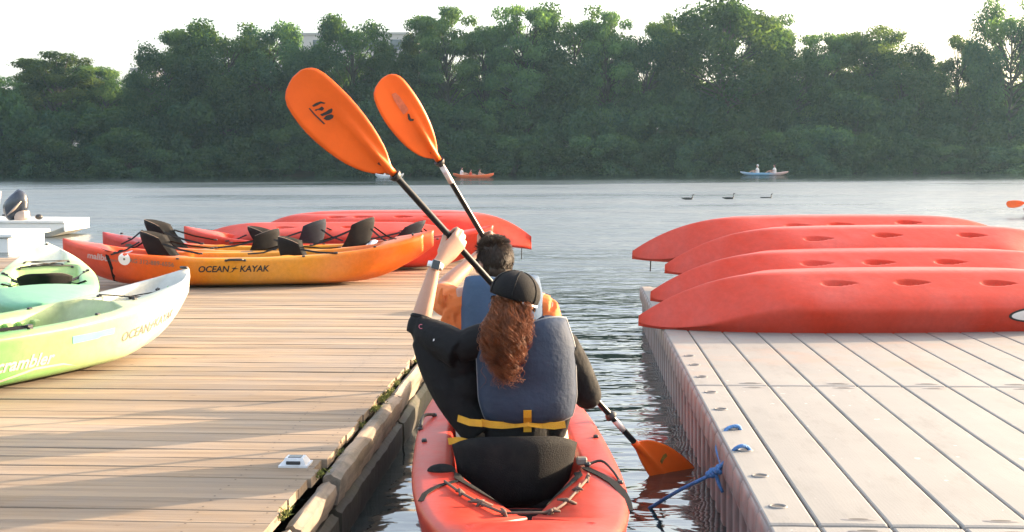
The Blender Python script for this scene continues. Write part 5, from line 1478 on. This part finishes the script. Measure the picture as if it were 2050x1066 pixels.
# cap
cap = empty('cap', (0, 0, 0)); cap.parent = Wm
cc = hd + Mh @ Vector((0.0, -.012, .030))
Mc = Mh @ Matrix.Rotation(R(10), 3, 'Y') @ Matrix.Rotation(R(-6), 3, 'X')
rings = []
for i in range(15):
    th = R(4) + (R(106) - R(4)) * i / 14
    ring = []
    for j in range(36):
        a = 2 * math.pi * j / 36
        seam = 1 + .006 * math.cos(6 * a)
        back = math.sin(a) < 0
        ring.append(cc + Mc @ Vector((.111 * math.sin(th) ** .92 * math.cos(a) * seam, .120 * math.sin(th) ** .92 * math.sin(a) * seam, .096 * math.cos(th))))
    rings.append(ring)
MB().add(loft(rings[::-1], caps=True)).build('crown', M_CAP, cap, base=WB)
for q in range(6):      # panel seams of the cap
    a = R(30 + 60 * q); pts_ = []
    for i in range(12):
        th = R(6) + R(96) * i / 11; pts_.append(cc + Mc @ Vector((.1125 * math.sin(th) ** .92 * math.cos(a), .1215 * math.sin(th) ** .92 * math.sin(a), .0972 * math.cos(th))))
    MB().add(tube(pts_, .0020, 5)).build('seam', M_CAP, cap, base=WB)
MB().add(ellipsoid(cc + Mc @ Vector((0, 0, .095)), (.008, .008, .005))).build('button', M_CAP, cap, base=WB)
MB().add(loft([[cc + Mc @ Vector((.1115 * math.cos(a) * rr, .1205 * math.sin(a) * rr, z)) for a in (R(-62) + R(58) * j / 14 for j in range(15))] for z, rr in ((-.024, .985), (-.030, .995), (-.034, .985))], caps=False, closed=False)).build('pale_trim', M_WHITE, cap, base=WB)
bv = []; bf = []
for j in range(21):
    a = R(20) + R(140) * j / 20
    for rr, dz in ((1.0, -.020), (1.35, -.026), (1.62, -.040)):
        k_ = 1 + (rr - 1) * math.sin(a) ** .8; bv.append(cc + Mc @ Vector((.100 * math.cos(a) * min(k_, 1.1), .112 * math.sin(a) * k_, dz - .02 * abs(math.cos(a)))))
    if j < 20:
        for q in range(2): bf.append((j * 3 + q, j * 3 + q + 1, j * 3 + q + 4, j * 3 + q + 3))
o = mesh_obj('brim', bv, bf, M_CAP, cap, base=WB); sm_ = o.modifiers.new('s', 'SOLIDIFY'); sm_.thickness = .004
# curly ponytail
rh = random.Random(21)
hair = MB()
ph0 = [rh.uniform(0, 6.28) for _ in range(60)]; lock = [(rh.uniform(-1, 1), rh.uniform(-1, 1), rh.uniform(.008, .020), rh.uniform(2.6, 5.0)) for _ in range(60)]
def curl(root, path, r0, amp, turns, ph, n=46):
    pts = []
    for i in range(n):
        t = i / (n - 1); q = t * (len(path) - 1); a = min(int(q), len(path) - 2); c = path[a].lerp(path[a + 1], q - a)
        A = amp * smoothstep(0, .25, t) * (.7 + .6 * t)
        an = ph + turns * 2 * math.pi * (t ** 1.15)
        pts.append(c + Vector((math.cos(an) * A, math.sin(an) * A * .8, math.sin(an * .5) * A * .5)))
    return tube(pts, [r0 * (1 - .6 * i / (n - 1)) for i in range(n)], 3, caps=False)
hair_path = [(1026, 604, 4.900), (1018, 640, 4.785), (1012, 680, 4.735), (1010, 718, 4.715), (1014, 755, 4.715)]
spread = [30, 47, 50, 40, 17]
for q in range(1500):
    la = lock[q % 60]; a = la[0] + rh.gauss(0, .10); dd = la[1] + rh.gauss(0, .12); end = rh.uniform(.45, 1.0) ** .8
    if a * a + dd * dd > 1: a *= .7; dd *= .7
    P = []
    for (x, y, d), sp_ in zip(hair_path, spread):
        P.append(at(x + a * sp_ + rh.uniform(-3, 3), y + rh.uniform(-4, 4), d + dd * .0011 * sp_ * (.5 if y < 620 else 1)))
    m_ = max(3, int(round(len(P) * end)) ); P = P[:m_]
    hair.add(curl(P[0], P, rh.choice([.0008, .0010, .0013, .0018]), la[2] * rh.uniform(.8, 1.2), la[3] * m_ / 5, ph0[q % 60] + rh.gauss(0, .5), 16 + 6 * m_))
for q in range(420):        # loose wisps and the tuft in the cap's opening
    x = rh.uniform(985, 1062); P = [at(x, rh.uniform(592, 606), 4.90), at(x + rh.uniform(-8, 8), rh.uniform(608, 622), 4.835), at(x + rh.uniform(-16, 10), rh.uniform(630, 660), 4.775), at(x + rh.uniform(-20, 8), rh.uniform(665, 690), 4.74)]
    hair.add(curl(P[0], P, rh.uniform(.0008, .0014), rh.uniform(.006, .014), rh.uniform(1.5, 3), rh.uniform(0, 6.28), 26))
for q in range(60):
    x = 1012 + rh.gauss(0, 14); P = [at(x, 735, 4.70), at(x + rh.uniform(-8, 8), 755, 4.70), at(x + rh.uniform(-12, 10), rh.uniform(765, 778), 4.705)]
    hair.add(curl(P[0], P, .0010, .011, rh.uniform(1, 2), rh.uniform(0, 6.28), 20))
hh = hair.build('hair', M_HAIRR, Wm, base=WB)
v, f = remesh([limb([at(x, y, d + .045) for x, y, d in hair_path[:4]], [.040, .052, .055, .030]), ellipsoid(hd + Mh @ Vector((0, -.022, .0)), (.078, .086, .10), Mh)], .008, 3)
mesh_obj('hair_mass', v, f, M_HAIRR, hh, base=WB)
# wrist watch
wt = empty('watch', (0, 0, 0)); wt.parent = Wm
wc = at(871.5, 532, 5.165); wax = (gl - wl_el); wax = (wl_wr - wl_el).normalized(); wn_ = toward_cam - wax * toward_cam.dot(wax); wn_ = (wn_.normalized() + wax.cross(wn_).normalized() * .12).normalized(); wu = wax.cross(wn_).normalized()
rings = []
for a in (2 * math.pi * j / 28 for j in range(28)):
    rd = wu * math.cos(a) * .0335 + wn_ * math.sin(a) * .031
    o_ = rd.normalized()
    rings.append([wc + rd + wax * q + o_ * h for q, h in ((-.013, 0), (.013, 0), (.013, .003), (-.013, .003))])
rings.append(rings[0])
MB().add(loft(rings, caps=False)).build('band', M_WHITE, wt, base=WB)
Mw = Matrix((wu, wax, wn_)).transposed().to_4x4(); Mw.translation = wc + wn_ * .031
MB().add(bbox((-.0195, -.022, 0), (.0195, .022, .011), .005, Mw)).build('case', material('silver_case', (.5, .5, .52), .3, .05, metal=.6), wt, base=WB)
MB().add(bbox((-.0175, -.020, .0105), (.0175, .020, .0128), .0012, Mw)).build('screen', M_LENS, wt, False, base=WB)

# ------------------------------------------------------------------ the front paddler
MBs = K2W((.72, 0, .20))
Mn = empty('person', MBs); tag(Mn, 'front paddler with short dark hair, orange shirt and pale slate vest', 'person')
mh = at(989, 528, 5.98); Mm = Matrix.Rotation(R(32), 3, 'Z') @ Matrix.Rotation(R(-4), 3, 'X')
ml_sh = at(912, 600, 5.93); ml_el = at(884, 580, 6.17); g2 = U2.lerp(L2, .48); ml_wr = g2 + Vector((-.045, -.03, -.075))
mr_sh = at(1088, 610, 5.95); mr_el = at(1112, 705, 6.08); g3 = U2.lerp(L2, .86); mr_wr = g3 + Vector((.05, -.08, -.02))
mp = K2W((.84, 0, .31))
bd = [ellipsoid(mp, (.18, .14, .12)), limb([mp, at(995, 760, 5.98), at(998, 660, 5.97), at(998, 610, 5.97)], [.15, .15, .165, .14]), limb([ml_sh, at(998, 600, 5.96), mr_sh], [.06, .085, .06]),
      limb([at(996, 600, 5.97), at(992, 560, 5.97), mh + Vector((0, 0, -.03))], [.072, .062, .064])] + head_shapes(mh, Mm, 1.06)
for s_ in (-1, 1):
    hip = mp + Vector((s_ * .10, .03, -.01)); kn = K2W((1.24, -s_ * .20, .46)); an = K2W((1.50, -s_ * .17, .26))
    bd += [limb([hip, hip.lerp(kn, .5), kn], [.095, .085, .06]), limb([kn, kn.lerp(an, .4), an], [.058, .056, .04]), limb([an + Vector((0, -.03, -.03)), an + Vector((0, .10, -.02)), an + Vector((0, .15, .0))], [.038, .04, .03])]
bd += [limb([ml_sh, ml_sh.lerp(ml_el, .5), ml_el], [.056, .050, .046]), limb([ml_el, ml_el.lerp(ml_wr, .3), ml_wr], [.046, .048, .030])]
bd += [limb([mr_sh, mr_sh.lerp(mr_el, .5), mr_el], [.056, .050, .046]), limb([mr_el, mr_el.lerp(mr_wr, .3), mr_wr], [.046, .048, .030])]
sd2 = (U2 - L2).normalized()
bd += grip_hand(ml_wr, g2, sd2, g2 - ml_wr, Vector((-.3, -1, .1)), 1.05) + grip_hand(mr_wr, g3, sd2, g3 - mr_wr, Vector((.5, -1, .2)), 1.05)
v, f = remesh(bd, .0068, 3); mesh_obj('body', v, f, M_SKIN2, Mn, base=MBs)
eyes(Mn, MBs, mh, Mm, 1.06)
sh = [limb([at(992, 825, 6.0), at(994, 760, 5.97), at(997, 680, 5.96), at(998, 620, 5.96), at(996, 585, 5.965)], [.185, .175, .185, .16, .085]),
      limb([at(900, 612, 5.93), at(998, 600, 5.95), at(1098, 618, 5.95)], [.068, .095, .068]),
      limb([at(912, 610, 5.92), ml_sh.lerp(ml_el, .5) + Vector((-.01, 0, -.03)), ml_sh.lerp(ml_el, .85) + Vector((-.01, 0, -.035))], [.085, .088, .080]),
      limb([at(915, 640, 5.95), at(905, 700, 5.97)], [.075, .07], sm=2),
      limb([at(1088, 615, 5.94), mr_sh.lerp(mr_el, .5), mr_sh.lerp(mr_el, .8)], [.08, .078, .072])]
for q in range(14):
    p = at(rj.uniform(878, 925), rj.uniform(590, 700), 5.88); d = Vector((rj.uniform(-.4, .4), .2, -1)).normalized() * .05
    sh.append(tube([p - d, p, p + d], [.006, .014, .006], 8, sm=2))
v, f = remesh(sh, .009, 3); mesh_obj('shirt', v, f, M_SHIRT, Mn, base=MBs)
so = [ellipsoid(mp + Vector((0, 0, -.02)), (.20, .155, .125))]
for s_ in (-1, 1):
    hip = mp + Vector((s_ * .10, .03, -.01)); kn = K2W((1.24, -s_ * .20, .46)); so.append(limb([hip, hip.lerp(kn, .4), hip.lerp(kn, .8)], [.112, .105, .09]))
v, f = remesh(so, .011, 3); mesh_obj('shorts', v, f, M_BLUESH, Mn, base=MBs)
v2 = empty('vest', (0, 0, 0)); v2.parent = Mn
mvc = at(1010, 655, 5.80); Mv2 = Matrix.Rotation(R(6), 3, 'Z')
v, f, edge, _, _ = vest_panel(mvc, .215, .262, .09, .036, Mv2, neck=.05, top_narrow=.93)
o = mesh_obj('back_panel', v, f, M_VEST2, v2, base=MBs); recalc(o)
v, f, edge, _, _ = vest_panel(mvc + Vector((0, .36, -.02)), .20, .24, .08, .03, Mv2, neck=.35, depth=-1); o = mesh_obj('front_panel', v, f, M_VEST2, v2, base=MBs); recalc(o)
for sx in (-1, 1):
    p0 = mvc + Mv2 @ Vector((sx * .13, .060, .18)); p2 = p0 + Vector((0, .32, -.02)); p1 = (p0 + p2) / 2 + Vector((0, 0, .06))
    ribbon([Vector(q[:3]) - MBs for q in spline([tuple(p0), tuple(p1), tuple(p2)], 5)], .08, 'shoulder_strap', M_VEST2, v2, .014)
# short hair: scalp cap and many short locks
hs = MB(); rq = random.Random(4)
hc = mh + Mm @ Vector((0, -.012, .028)) * 1.06
scalp = remesh([ellipsoid(hc, (.089, .104, .098), Mm), ellipsoid(mh + Mm @ Vector((0, -.05, -.03)), (.072, .055, .062), Mm)], .007, 3)
sc = mesh_obj('hair', scalp[0], scalp[1], M_HAIRD, Mn, base=MBs)
for q in range(7000):
    d = Vector((rq.gauss(0, 1), rq.gauss(0, 1), rq.gauss(0, 1))).normalized()
    if d.y > .45 and d.z < .55: continue
    if d.z < -.75: continue
    low = d.z < -.15
    p = hc + Mm @ Vector((d.x * .087, d.y * .102, d.z * (.097 if not low else .12)))
    up_ = smoothstep(.25, .85, d.z + .35 * d.y)
    sweep = Mm @ Vector((d.x * .5 + .25, -.1 + .3 * up_, -.8 + 1.3 * up_))
    ln = rq.uniform(.022, .034)
    sweep = sweep - (Mm @ d) * sweep.dot(Mm @ d) * (1 - up_ * .8)
    t1 = (Mm @ d * (.02 + .22 * up_ + .5 * smoothstep(.6, .9, d.z)) + sweep * .9 + Vector((rq.gauss(0, .10), rq.gauss(0, .10), rq.gauss(0, .10)))).normalized()
    p1 = p + t1 * ln * .55; p2 = p1 + (t1 + sweep * .5).normalized() * ln * .55
    hs.add(tube([p - Mm @ d * .004, p1, p2], [.0016, .0013, .0004], 3, caps=False))
hs.build('locks', M_HAIRD, sc, base=MBs)
# sunglasses
sg = empty('sunglasses', (0, 0, 0)); sg.parent = Mn
T_ = lambda x, y, z: mh + Mm @ Vector((x, y, z)) * 1.06
for sx in (-1, 1):
    MB().add(ellipsoid(T_(sx * .036, .094, .004), (.031, .008, .024), Mm)).build('lens', M_LENS, sg, base=MBs)
    MB().add(tube([T_(sx * .066, .086, .010), T_(sx * .083, .05, .012), T_(sx * .086, -.01, .006)], .0042, 6)).build('temple', M_FIT, sg, base=MBs)
MB().add(tube([T_(-.008, .104, .008), T_(.008, .104, .008)], .004, 6)).build('bridge', M_FIT, sg, base=MBs)

# ================================================================== BLUE MOORING ROPE
M_ROPE = material('blue_rope', (0.07, 0.20, 0.46), 0.75, 0.3, 50.0, 0.8, 160.0)
ey = on(1497, 903, PZ); ey2 = on(1478, 861, PZ); wtr = on(1283, 1010, 0.0); kn = ey.lerp(wtr, .28) + Vector((0, 0, -.02))
rope = empty('mooring_rope', ey); tag(rope, 'blue mooring rope knotted through the floating dock eyelets', 'rope')
MB().add(tube([ey + Vector((.012, 0, -.03)), ey + Vector((0, 0, .014)), ey + Vector((-.05, 0, .010)), kn, kn.lerp(wtr, .5) + Vector((0, 0, -.015)), wtr + (wtr - kn) * .25 + Vector((0, 0, -.06))], .0085, 8, sm=5)).build('line', M_ROPE, rope, base=ey)
lp = MB(); lp.add(tube([ey2 + Vector((.012, 0, -.02)), ey2 + Vector((0, 0, .016)), ey2 + Vector((-.055, -.01, .004)), ey2 + Vector((-.075, -.06, -.05)), ey2 + Vector((-.055, -.16, -.11)), ey2 + Vector((-.045, -.22, -.10))], .0085, 8, sm=5)); lp.build('loop', M_ROPE, rope, base=ey)
lp = MB(); lp.add(tube([ey2 + Vector((-.07, -.02, -.03)), ey2 + Vector((-.10, -.03, -.07)), kn + Vector((.03, .02, .02)), kn], .0085, 8, sm=4)); lp.build('loop', M_ROPE, rope, base=ey)
dk = (wtr - ey).normalized(); uu = dk.orthogonal().normalized(); vv = dk.cross(uu)
coil = [kn + dk * (-.05 + .10 * t / 40) + (uu * math.cos(t * .95) + vv * math.sin(t * .95)) * (.013 + .004 * math.sin(t * .31)) for t in range(41)]
MB().add(tube(coil, .0085, 8)).build('knot', M_ROPE, rope, base=ey)
MB().add(tube([kn, kn + Vector((.015, -.01, -.05)), kn + Vector((.03, -.02, -.085))], [.0085, .008, .006], 8, sm=3)).build('tail', M_ROPE, rope, base=ey)
# ================================================================== FAR BOATS, BIRDS
M_SHIRTW = material('white_shirt', (0.62, 0.60, 0.58), 0.9, 0.08)
M_SHIRTR = material('red_vest', (0.62, 0.10, 0.05), 0.8, 0.1)
M_SKINF = material('far_skin', (0.46, 0.26, 0.18), 0.6, 0.05)
M_HAIRF = material('far_hair', (0.05, 0.03, 0.02), 0.7, 0.1)
M_HATW = material('white_hat', (0.7, 0.68, 0.65), 0.9, 0.05)
M_FORANGE = material('far_orange_plastic', (0.68, 0.13, 0.03), 0.4, 0.1)
M_FBLUE = gradient_plastic('far_blue_red_plastic', [(0, (0.50, 0.55, 0.62)), (.25, (0.22, 0.42, 0.62)), (.55, (0.22, 0.42, 0.62)), (.75, (0.60, 0.42, 0.40)), (1, (0.62, 0.40, 0.36))], -2.3, 2.3)
M_FWHITE = material('far_white_plastic', (0.68, 0.68, 0.70), 0.5, 0.05)
def mini_person(loc, face, label, shirt, hat=None, s=1.0, arms=1.0, lean=0.0):
    """seated paddler about 0.85 m high; face = yaw"""
    r = empty('person', loc, face); tag(r, label, 'person')
    L_ = lambda x, y, z: Vector((x, y + lean * z, z)) * s
    bd = [ellipsoid(L_(0, 0, .74), (.078 * s, .095 * s, .115 * s)), limb([L_(0, 0, .5), L_(0, .0, .64)], [.055 * s, .05 * s], sm=2), limb([L_(0, 0, .08), L_(0, 0, .35), L_(0, 0, .52)], [.15 * s, .14 * s, .10 * s]),
          ellipsoid(L_(0, .10, .725), (.012 * s, .02 * s, .02 * s))]
    for sx in (-1, 1):
        sh_, el_, wr_ = L_(sx * .18, 0, .50), L_(sx * .25, .10, .30 * arms + .02), L_(sx * .17, .32, .34 * arms)
        bd += [limb([sh_, el_], [.05 * s, .042 * s], sm=2), limb([el_, wr_], [.04 * s, .028 * s], sm=2), ellipsoid(wr_ + Vector((0, .04, 0)) * s, (.03 * s, .05 * s, .03 * s))]
        kn_, an_ = L_(sx * .16, .48, .28), L_(sx * .14, .82, .06)
        bd += [limb([L_(sx * .09, .02, .08), kn_], [.09 * s, .06 * s], sm=2), limb([kn_, an_], [.055 * s, .04 * s], sm=2), ellipsoid(an_ + Vector((0, .05, 0)) * s, (.04 * s, .10 * s, .04 * s))]
    v, f = remesh(bd, .022 * s, 2); mesh_obj('body', v, f, M_SKINF, r)
    to = [limb([L_(0, 0, .06), L_(0, 0, .35), L_(0, 0, .50), L_(0, 0, .57)], [.175 * s, .165 * s, .13 * s, .07 * s]), limb([L_(-.19, 0, .50), L_(.19, 0, .50)], [.07 * s] * 2, sm=2)]
    for sx in (-1, 1): to.append(limb([L_(sx * .18, 0, .50), L_(sx * .235, .08, .34 * arms + .02)], [.07 * s, .06 * s], sm=2))
    v, f = remesh(to, .022 * s, 2); mesh_obj('shirt', v, f, shirt, r)
    v, f = remesh([ellipsoid(L_(0, -.02, .79), (.088 * s, .095 * s, .085 * s)), ellipsoid(L_(0, -.05, .73), (.08 * s, .06 * s, .08 * s))], .02 * s, 1); mesh_obj('hat' if hat else 'hair', v, f, hat or M_HAIRF, r)
    return r
def far_paddle(c, label, tilt, yaw, s=1.0):
    ax = Vector((math.cos(yaw) * math.cos(tilt), math.sin(yaw) * math.cos(tilt), math.sin(tilt)))
    return paddle(label, Vector(c) + ax * .55 * s, Vector(c) - ax * .55 * s, Vector((0, -1, .2)), Vector((0, -1, .2)), .5 * s, .5 * s)
# orange kayak left of centre
DF = 103.0
p = on(948, 363, 0.0); p = at(948, 362, DF); p.z = 0
kf, _, _ = new_kayak(MALIBU, M_FORANGE, (p.x, p.y, -.06), (1, .15)); tag(kf, 'distant orange kayak with people under the far trees', 'kayak')
mini_person((p.x - 1.05, p.y, .10), R(-75), 'far paddler in a white top at the left of the distant orange kayak', M_SHIRTW, s=1.0)
mini_person((p.x - .25, p.y + .02, .06), R(-75), 'far paddler in a red vest in the distant orange kayak', M_SHIRTR, s=.82)
mini_person((p.x + .55, p.y + .04, .06), R(-75), 'small far paddler with bare arms near the bow of the distant orange kayak', M_SKINF, s=.85)
p = at(780, 361, 106); p.z = 0
S_SHORT = Spec(**{**SOLO.__dict__, 'L': 2.6})
ks_, _, _ = new_kayak(S_SHORT, M_FWHITE, (p.x, p.y, -.10), (1, .05)); tag(ks_, 'distant low white board beside the big paddle shaft', 'kayak')
mini_person((p.x - .45, p.y, .05), R(-80), 'far figure in white low on the distant white board', M_SHIRTW, s=.62)
# blue canoe at the right
p = at(1530, 352, 108); p.z = 0
S_LONG = Spec(**{**MALIBU.__dict__, 'L': 4.5, 'W': .8, 'h0': .24, 'h1': .36})
kb, _, _ = new_kayak(S_LONG, M_FBLUE, (p.x, p.y, -.02), (1, 0)); tag(kb, 'distant blue and pale red canoe with two white figures', 'canoe')
mini_person((p.x - .65, p.y, .12), R(75), 'far figure in white with a white hat in the blue canoe', M_SHIRTW, M_HATW, 1.08)
mini_person((p.x + .95, p.y, .12), R(80), 'far figure in white with dark hair in the blue canoe', M_SHIRTW, None, 1.08)
# three dark water birds
M_BIRD = material('dark_feathers', (0.018, 0.020, 0.020), 0.6, 0.3, 20)
M_BILL = material('bill', (0.10, 0.08, 0.04), 0.5, 0.1)
def bird(px, py, lab, s=1.0, neck=1.0, low=0.0):
    d = on(px, py, 0.0); r = empty('water_bird', (d.x, d.y, 0)); tag(r, lab, 'bird', 'dark water birds on the lake')
    b = [tube([(-.36, 0, .10), (-.26, 0, .075), (-.10, 0, .055), (.08, 0, .05), (.22, 0, .045), (.27, 0, .05)], [.012, .045, .088, .10, .07, .045], 12, sm=3, flat=.72),
         tube([(.22, 0, .05), (.275, 0, .12), (.275, 0, .20 * neck + .03), (.30, 0, .25 * neck + .03)], [.05, .032, .024, .028], 10, sm=4), ellipsoid((.325, 0, .262 * neck + .03), (.048, .03, .03))]
    v, f = remesh([( [Vector(p) * s + Vector((0, 0, low)) for p in q[0]], q[1]) for q in b], .010, 2); mesh_obj('body', v, f, M_BIRD, r)
    MB().add(tube([Vector((.36, 0, .262 * neck + .03)) * s + Vector((0, 0, low)), Vector((.43, 0, .258 * neck + .03)) * s + Vector((0, 0, low))], [.012 * s, .005 * s], 8)).build('bill', M_BILL, r)
bird(1376, 400, 'left of the three dark birds swimming on the lake', .72, .9)
bird(1458, 399, 'middle of the three dark birds swimming on the lake', .72, 1.05)
bird(1534, 397, 'right hand dark bird swimming lowest in the water', .72, .95, -.035)
# white motor boat at the left
M_BOAT = material('white_boat_paint', (0.78, 0.77, 0.74), 0.4, 0.04, 3.0, dirt=(0.6, 0.57, 0.5), dirt_amt=.4)
M_COWL = material('dark_outboard_cowl', (0.025, 0.03, 0.045), 0.25, 0.2, 6, coat=.4)
M_COWL2 = material('tan_outboard_side', (0.42, 0.33, 0.28), 0.35, 0.1)
bp = on(155, 476, 0.0) + Vector((-.28, .75, 0))
bt = empty('motor_boat', (bp.x, bp.y, 0)); tag(bt, 'flat white motor boat at the left edge with a dark outboard', 'boat')
mb = MB()
rings = []
for x, wd, zb, zt in ((-4.2, .75, -.12, .46), (-3.0, .78, -.12, .40), (-1.2, .78, -.10, .37), (-.3, .74, .02, .36), (0, .70, .13, .355)):
    rings.append([(x, -wd * .86, zb), (x, -wd, zb + .10), (x, -wd, zt - .05), (x, -wd - .035, zt - .045), (x, -wd - .035, zt), (x, -wd + .07, zt), (x, -wd + .08, zt - .16), (x, wd - .08, zt - .16), (x, wd - .07, zt), (x, wd + .035, zt), (x, wd + .035, zt - .045), (x, wd, zt - .05), (x, wd, zb + .10), (x, wd * .86, zb)])
mb.add(loft(rings)); o = mb.build('hull', M_BOAT, bt, False); recalc(o)
MB().add(bbox((-.03, -.70, .125), (.012, .70, .35), .01)).build('end_plate', M_BOAT, bt, False)
MB().add(bbox((-4.0, -.66, .20), (-.02, .66, .235), .0)).build('floor', M_BOAT, bt, False)
MB().add(tube([(-1.50, -.5, .30), (-1.47, -.5, .60), (-1.42, -.5, .98)], .018, 8)).build('pole', M_BOAT, bt)
MB().add(ellipsoid((-.62, -.5, .43), (.08, .07, .06))).build('bow_light', M_FIT, bt)
mo = empty('outboard_motor', (bp.x - 1.12, bp.y - .5, .30)); tag(mo, 'dark outboard motor standing up on the white boat', 'motor')
rings = []
for z, x0, x1, w in ((.10, -.14, .16, .10), (.16, -.20, .24, .15), (.28, -.26, .28, .17), (.42, -.26, .29, .175), (.54, -.20, .27, .165), (.63, -.10, .20, .13), (.68, -.02, .10, .07)):
    c_ = (x0 + x1) / 2; hx = (x1 - x0) / 2
    rings.append([(c_ + hx * math.cos(a) * (1 if abs(math.cos(a)) < .9 else .98), w * math.sin(a), z + .05 * math.cos(a)) for a in (2 * math.pi * j / 20 for j in range(20))])
MB().add(loft(rings)).build('cowl', M_COWL, mo)
MB().add(tube([(-.10, -.155, .18), (.05, -.178, .30), (.20, -.150, .47)], [.02, .045, .02], 8, flat=.5, sm=3)).build('stripe', M_COWL2, mo)
MB().add(bbox((.02, -.15, -.02), (.27, .13, .27), .04)).build('lower_cowl', M_COWL2, mo)
MB().add(bbox((-.10, -.08, -.30), (.10, .08, .12), .03)).build('leg', M_COWL, mo)
MB().add(tube([(-.16, 0, .16), (-.28, 0, .17)], [.035, .02], 8)).build('tiller', M_FIT, mo)
# white float in front of it, at the very edge
fp = on(18, 506, 0.0)
fl = empty('float_platform', (fp.x, fp.y, 0)); tag(fl, 'white float platform cut by the left edge below the motor boat', 'float')
MB().add(bbox((-2.2, 0, -.2), (0, 1.6, .26), .03)).build('body', M_BOAT, fl, False)
MB().add(bbox((-2.24, -.05, .262), (.09, 1.65, .33), .02)).build('top', M_BOAT, fl, False)
# paddler at the right edge
p = at(2074, 432, 31.0); p.z = 0
kr, _, _ = new_kayak(SOLO, M_FORANGE, (p.x + .1, p.y, -.08), (.45, .9)); tag(kr, 'kayak at the right edge behind the upturned boats', 'kayak')
mini_person((p.x, p.y, .12), R(-18), 'paddler in dark red at the right edge behind the upturned boats', material('dark_red_top', (.10, .02, .025), .8, .1), None, 1.0)
cpt = at(2104, 405, 30.5)
far_paddle(cpt + Vector((0, .35, 0)), 'orange paddle tip showing at the right edge', R(2), R(2), 1.0)

# ================================================================== HAZE over the lake
mh_ = bpy.data.materials.new('lake_haze'); mh_.use_nodes = True
nt = mh_.node_tree; nt.nodes.clear(); ho = node(nt, 'ShaderNodeOutputMaterial'); pv = node(nt, 'ShaderNodeVolumePrincipled')
pv.inputs['Color'].default_value = (0.50, 0.80, 1.0, 1); pv.inputs['Density'].default_value = 0.00026; pv.inputs['Anisotropy'].default_value = 0.35
nt.links.new(pv.outputs[0], ho.inputs['Volume'])
hz = mesh_obj('haze', *bbox((-260, -12, -2.2), (260, 330, 27), 0), mh_, smooth=False); hz['kind'] = 'stuff'; hz['label'] = 'thin pale haze over the lake'
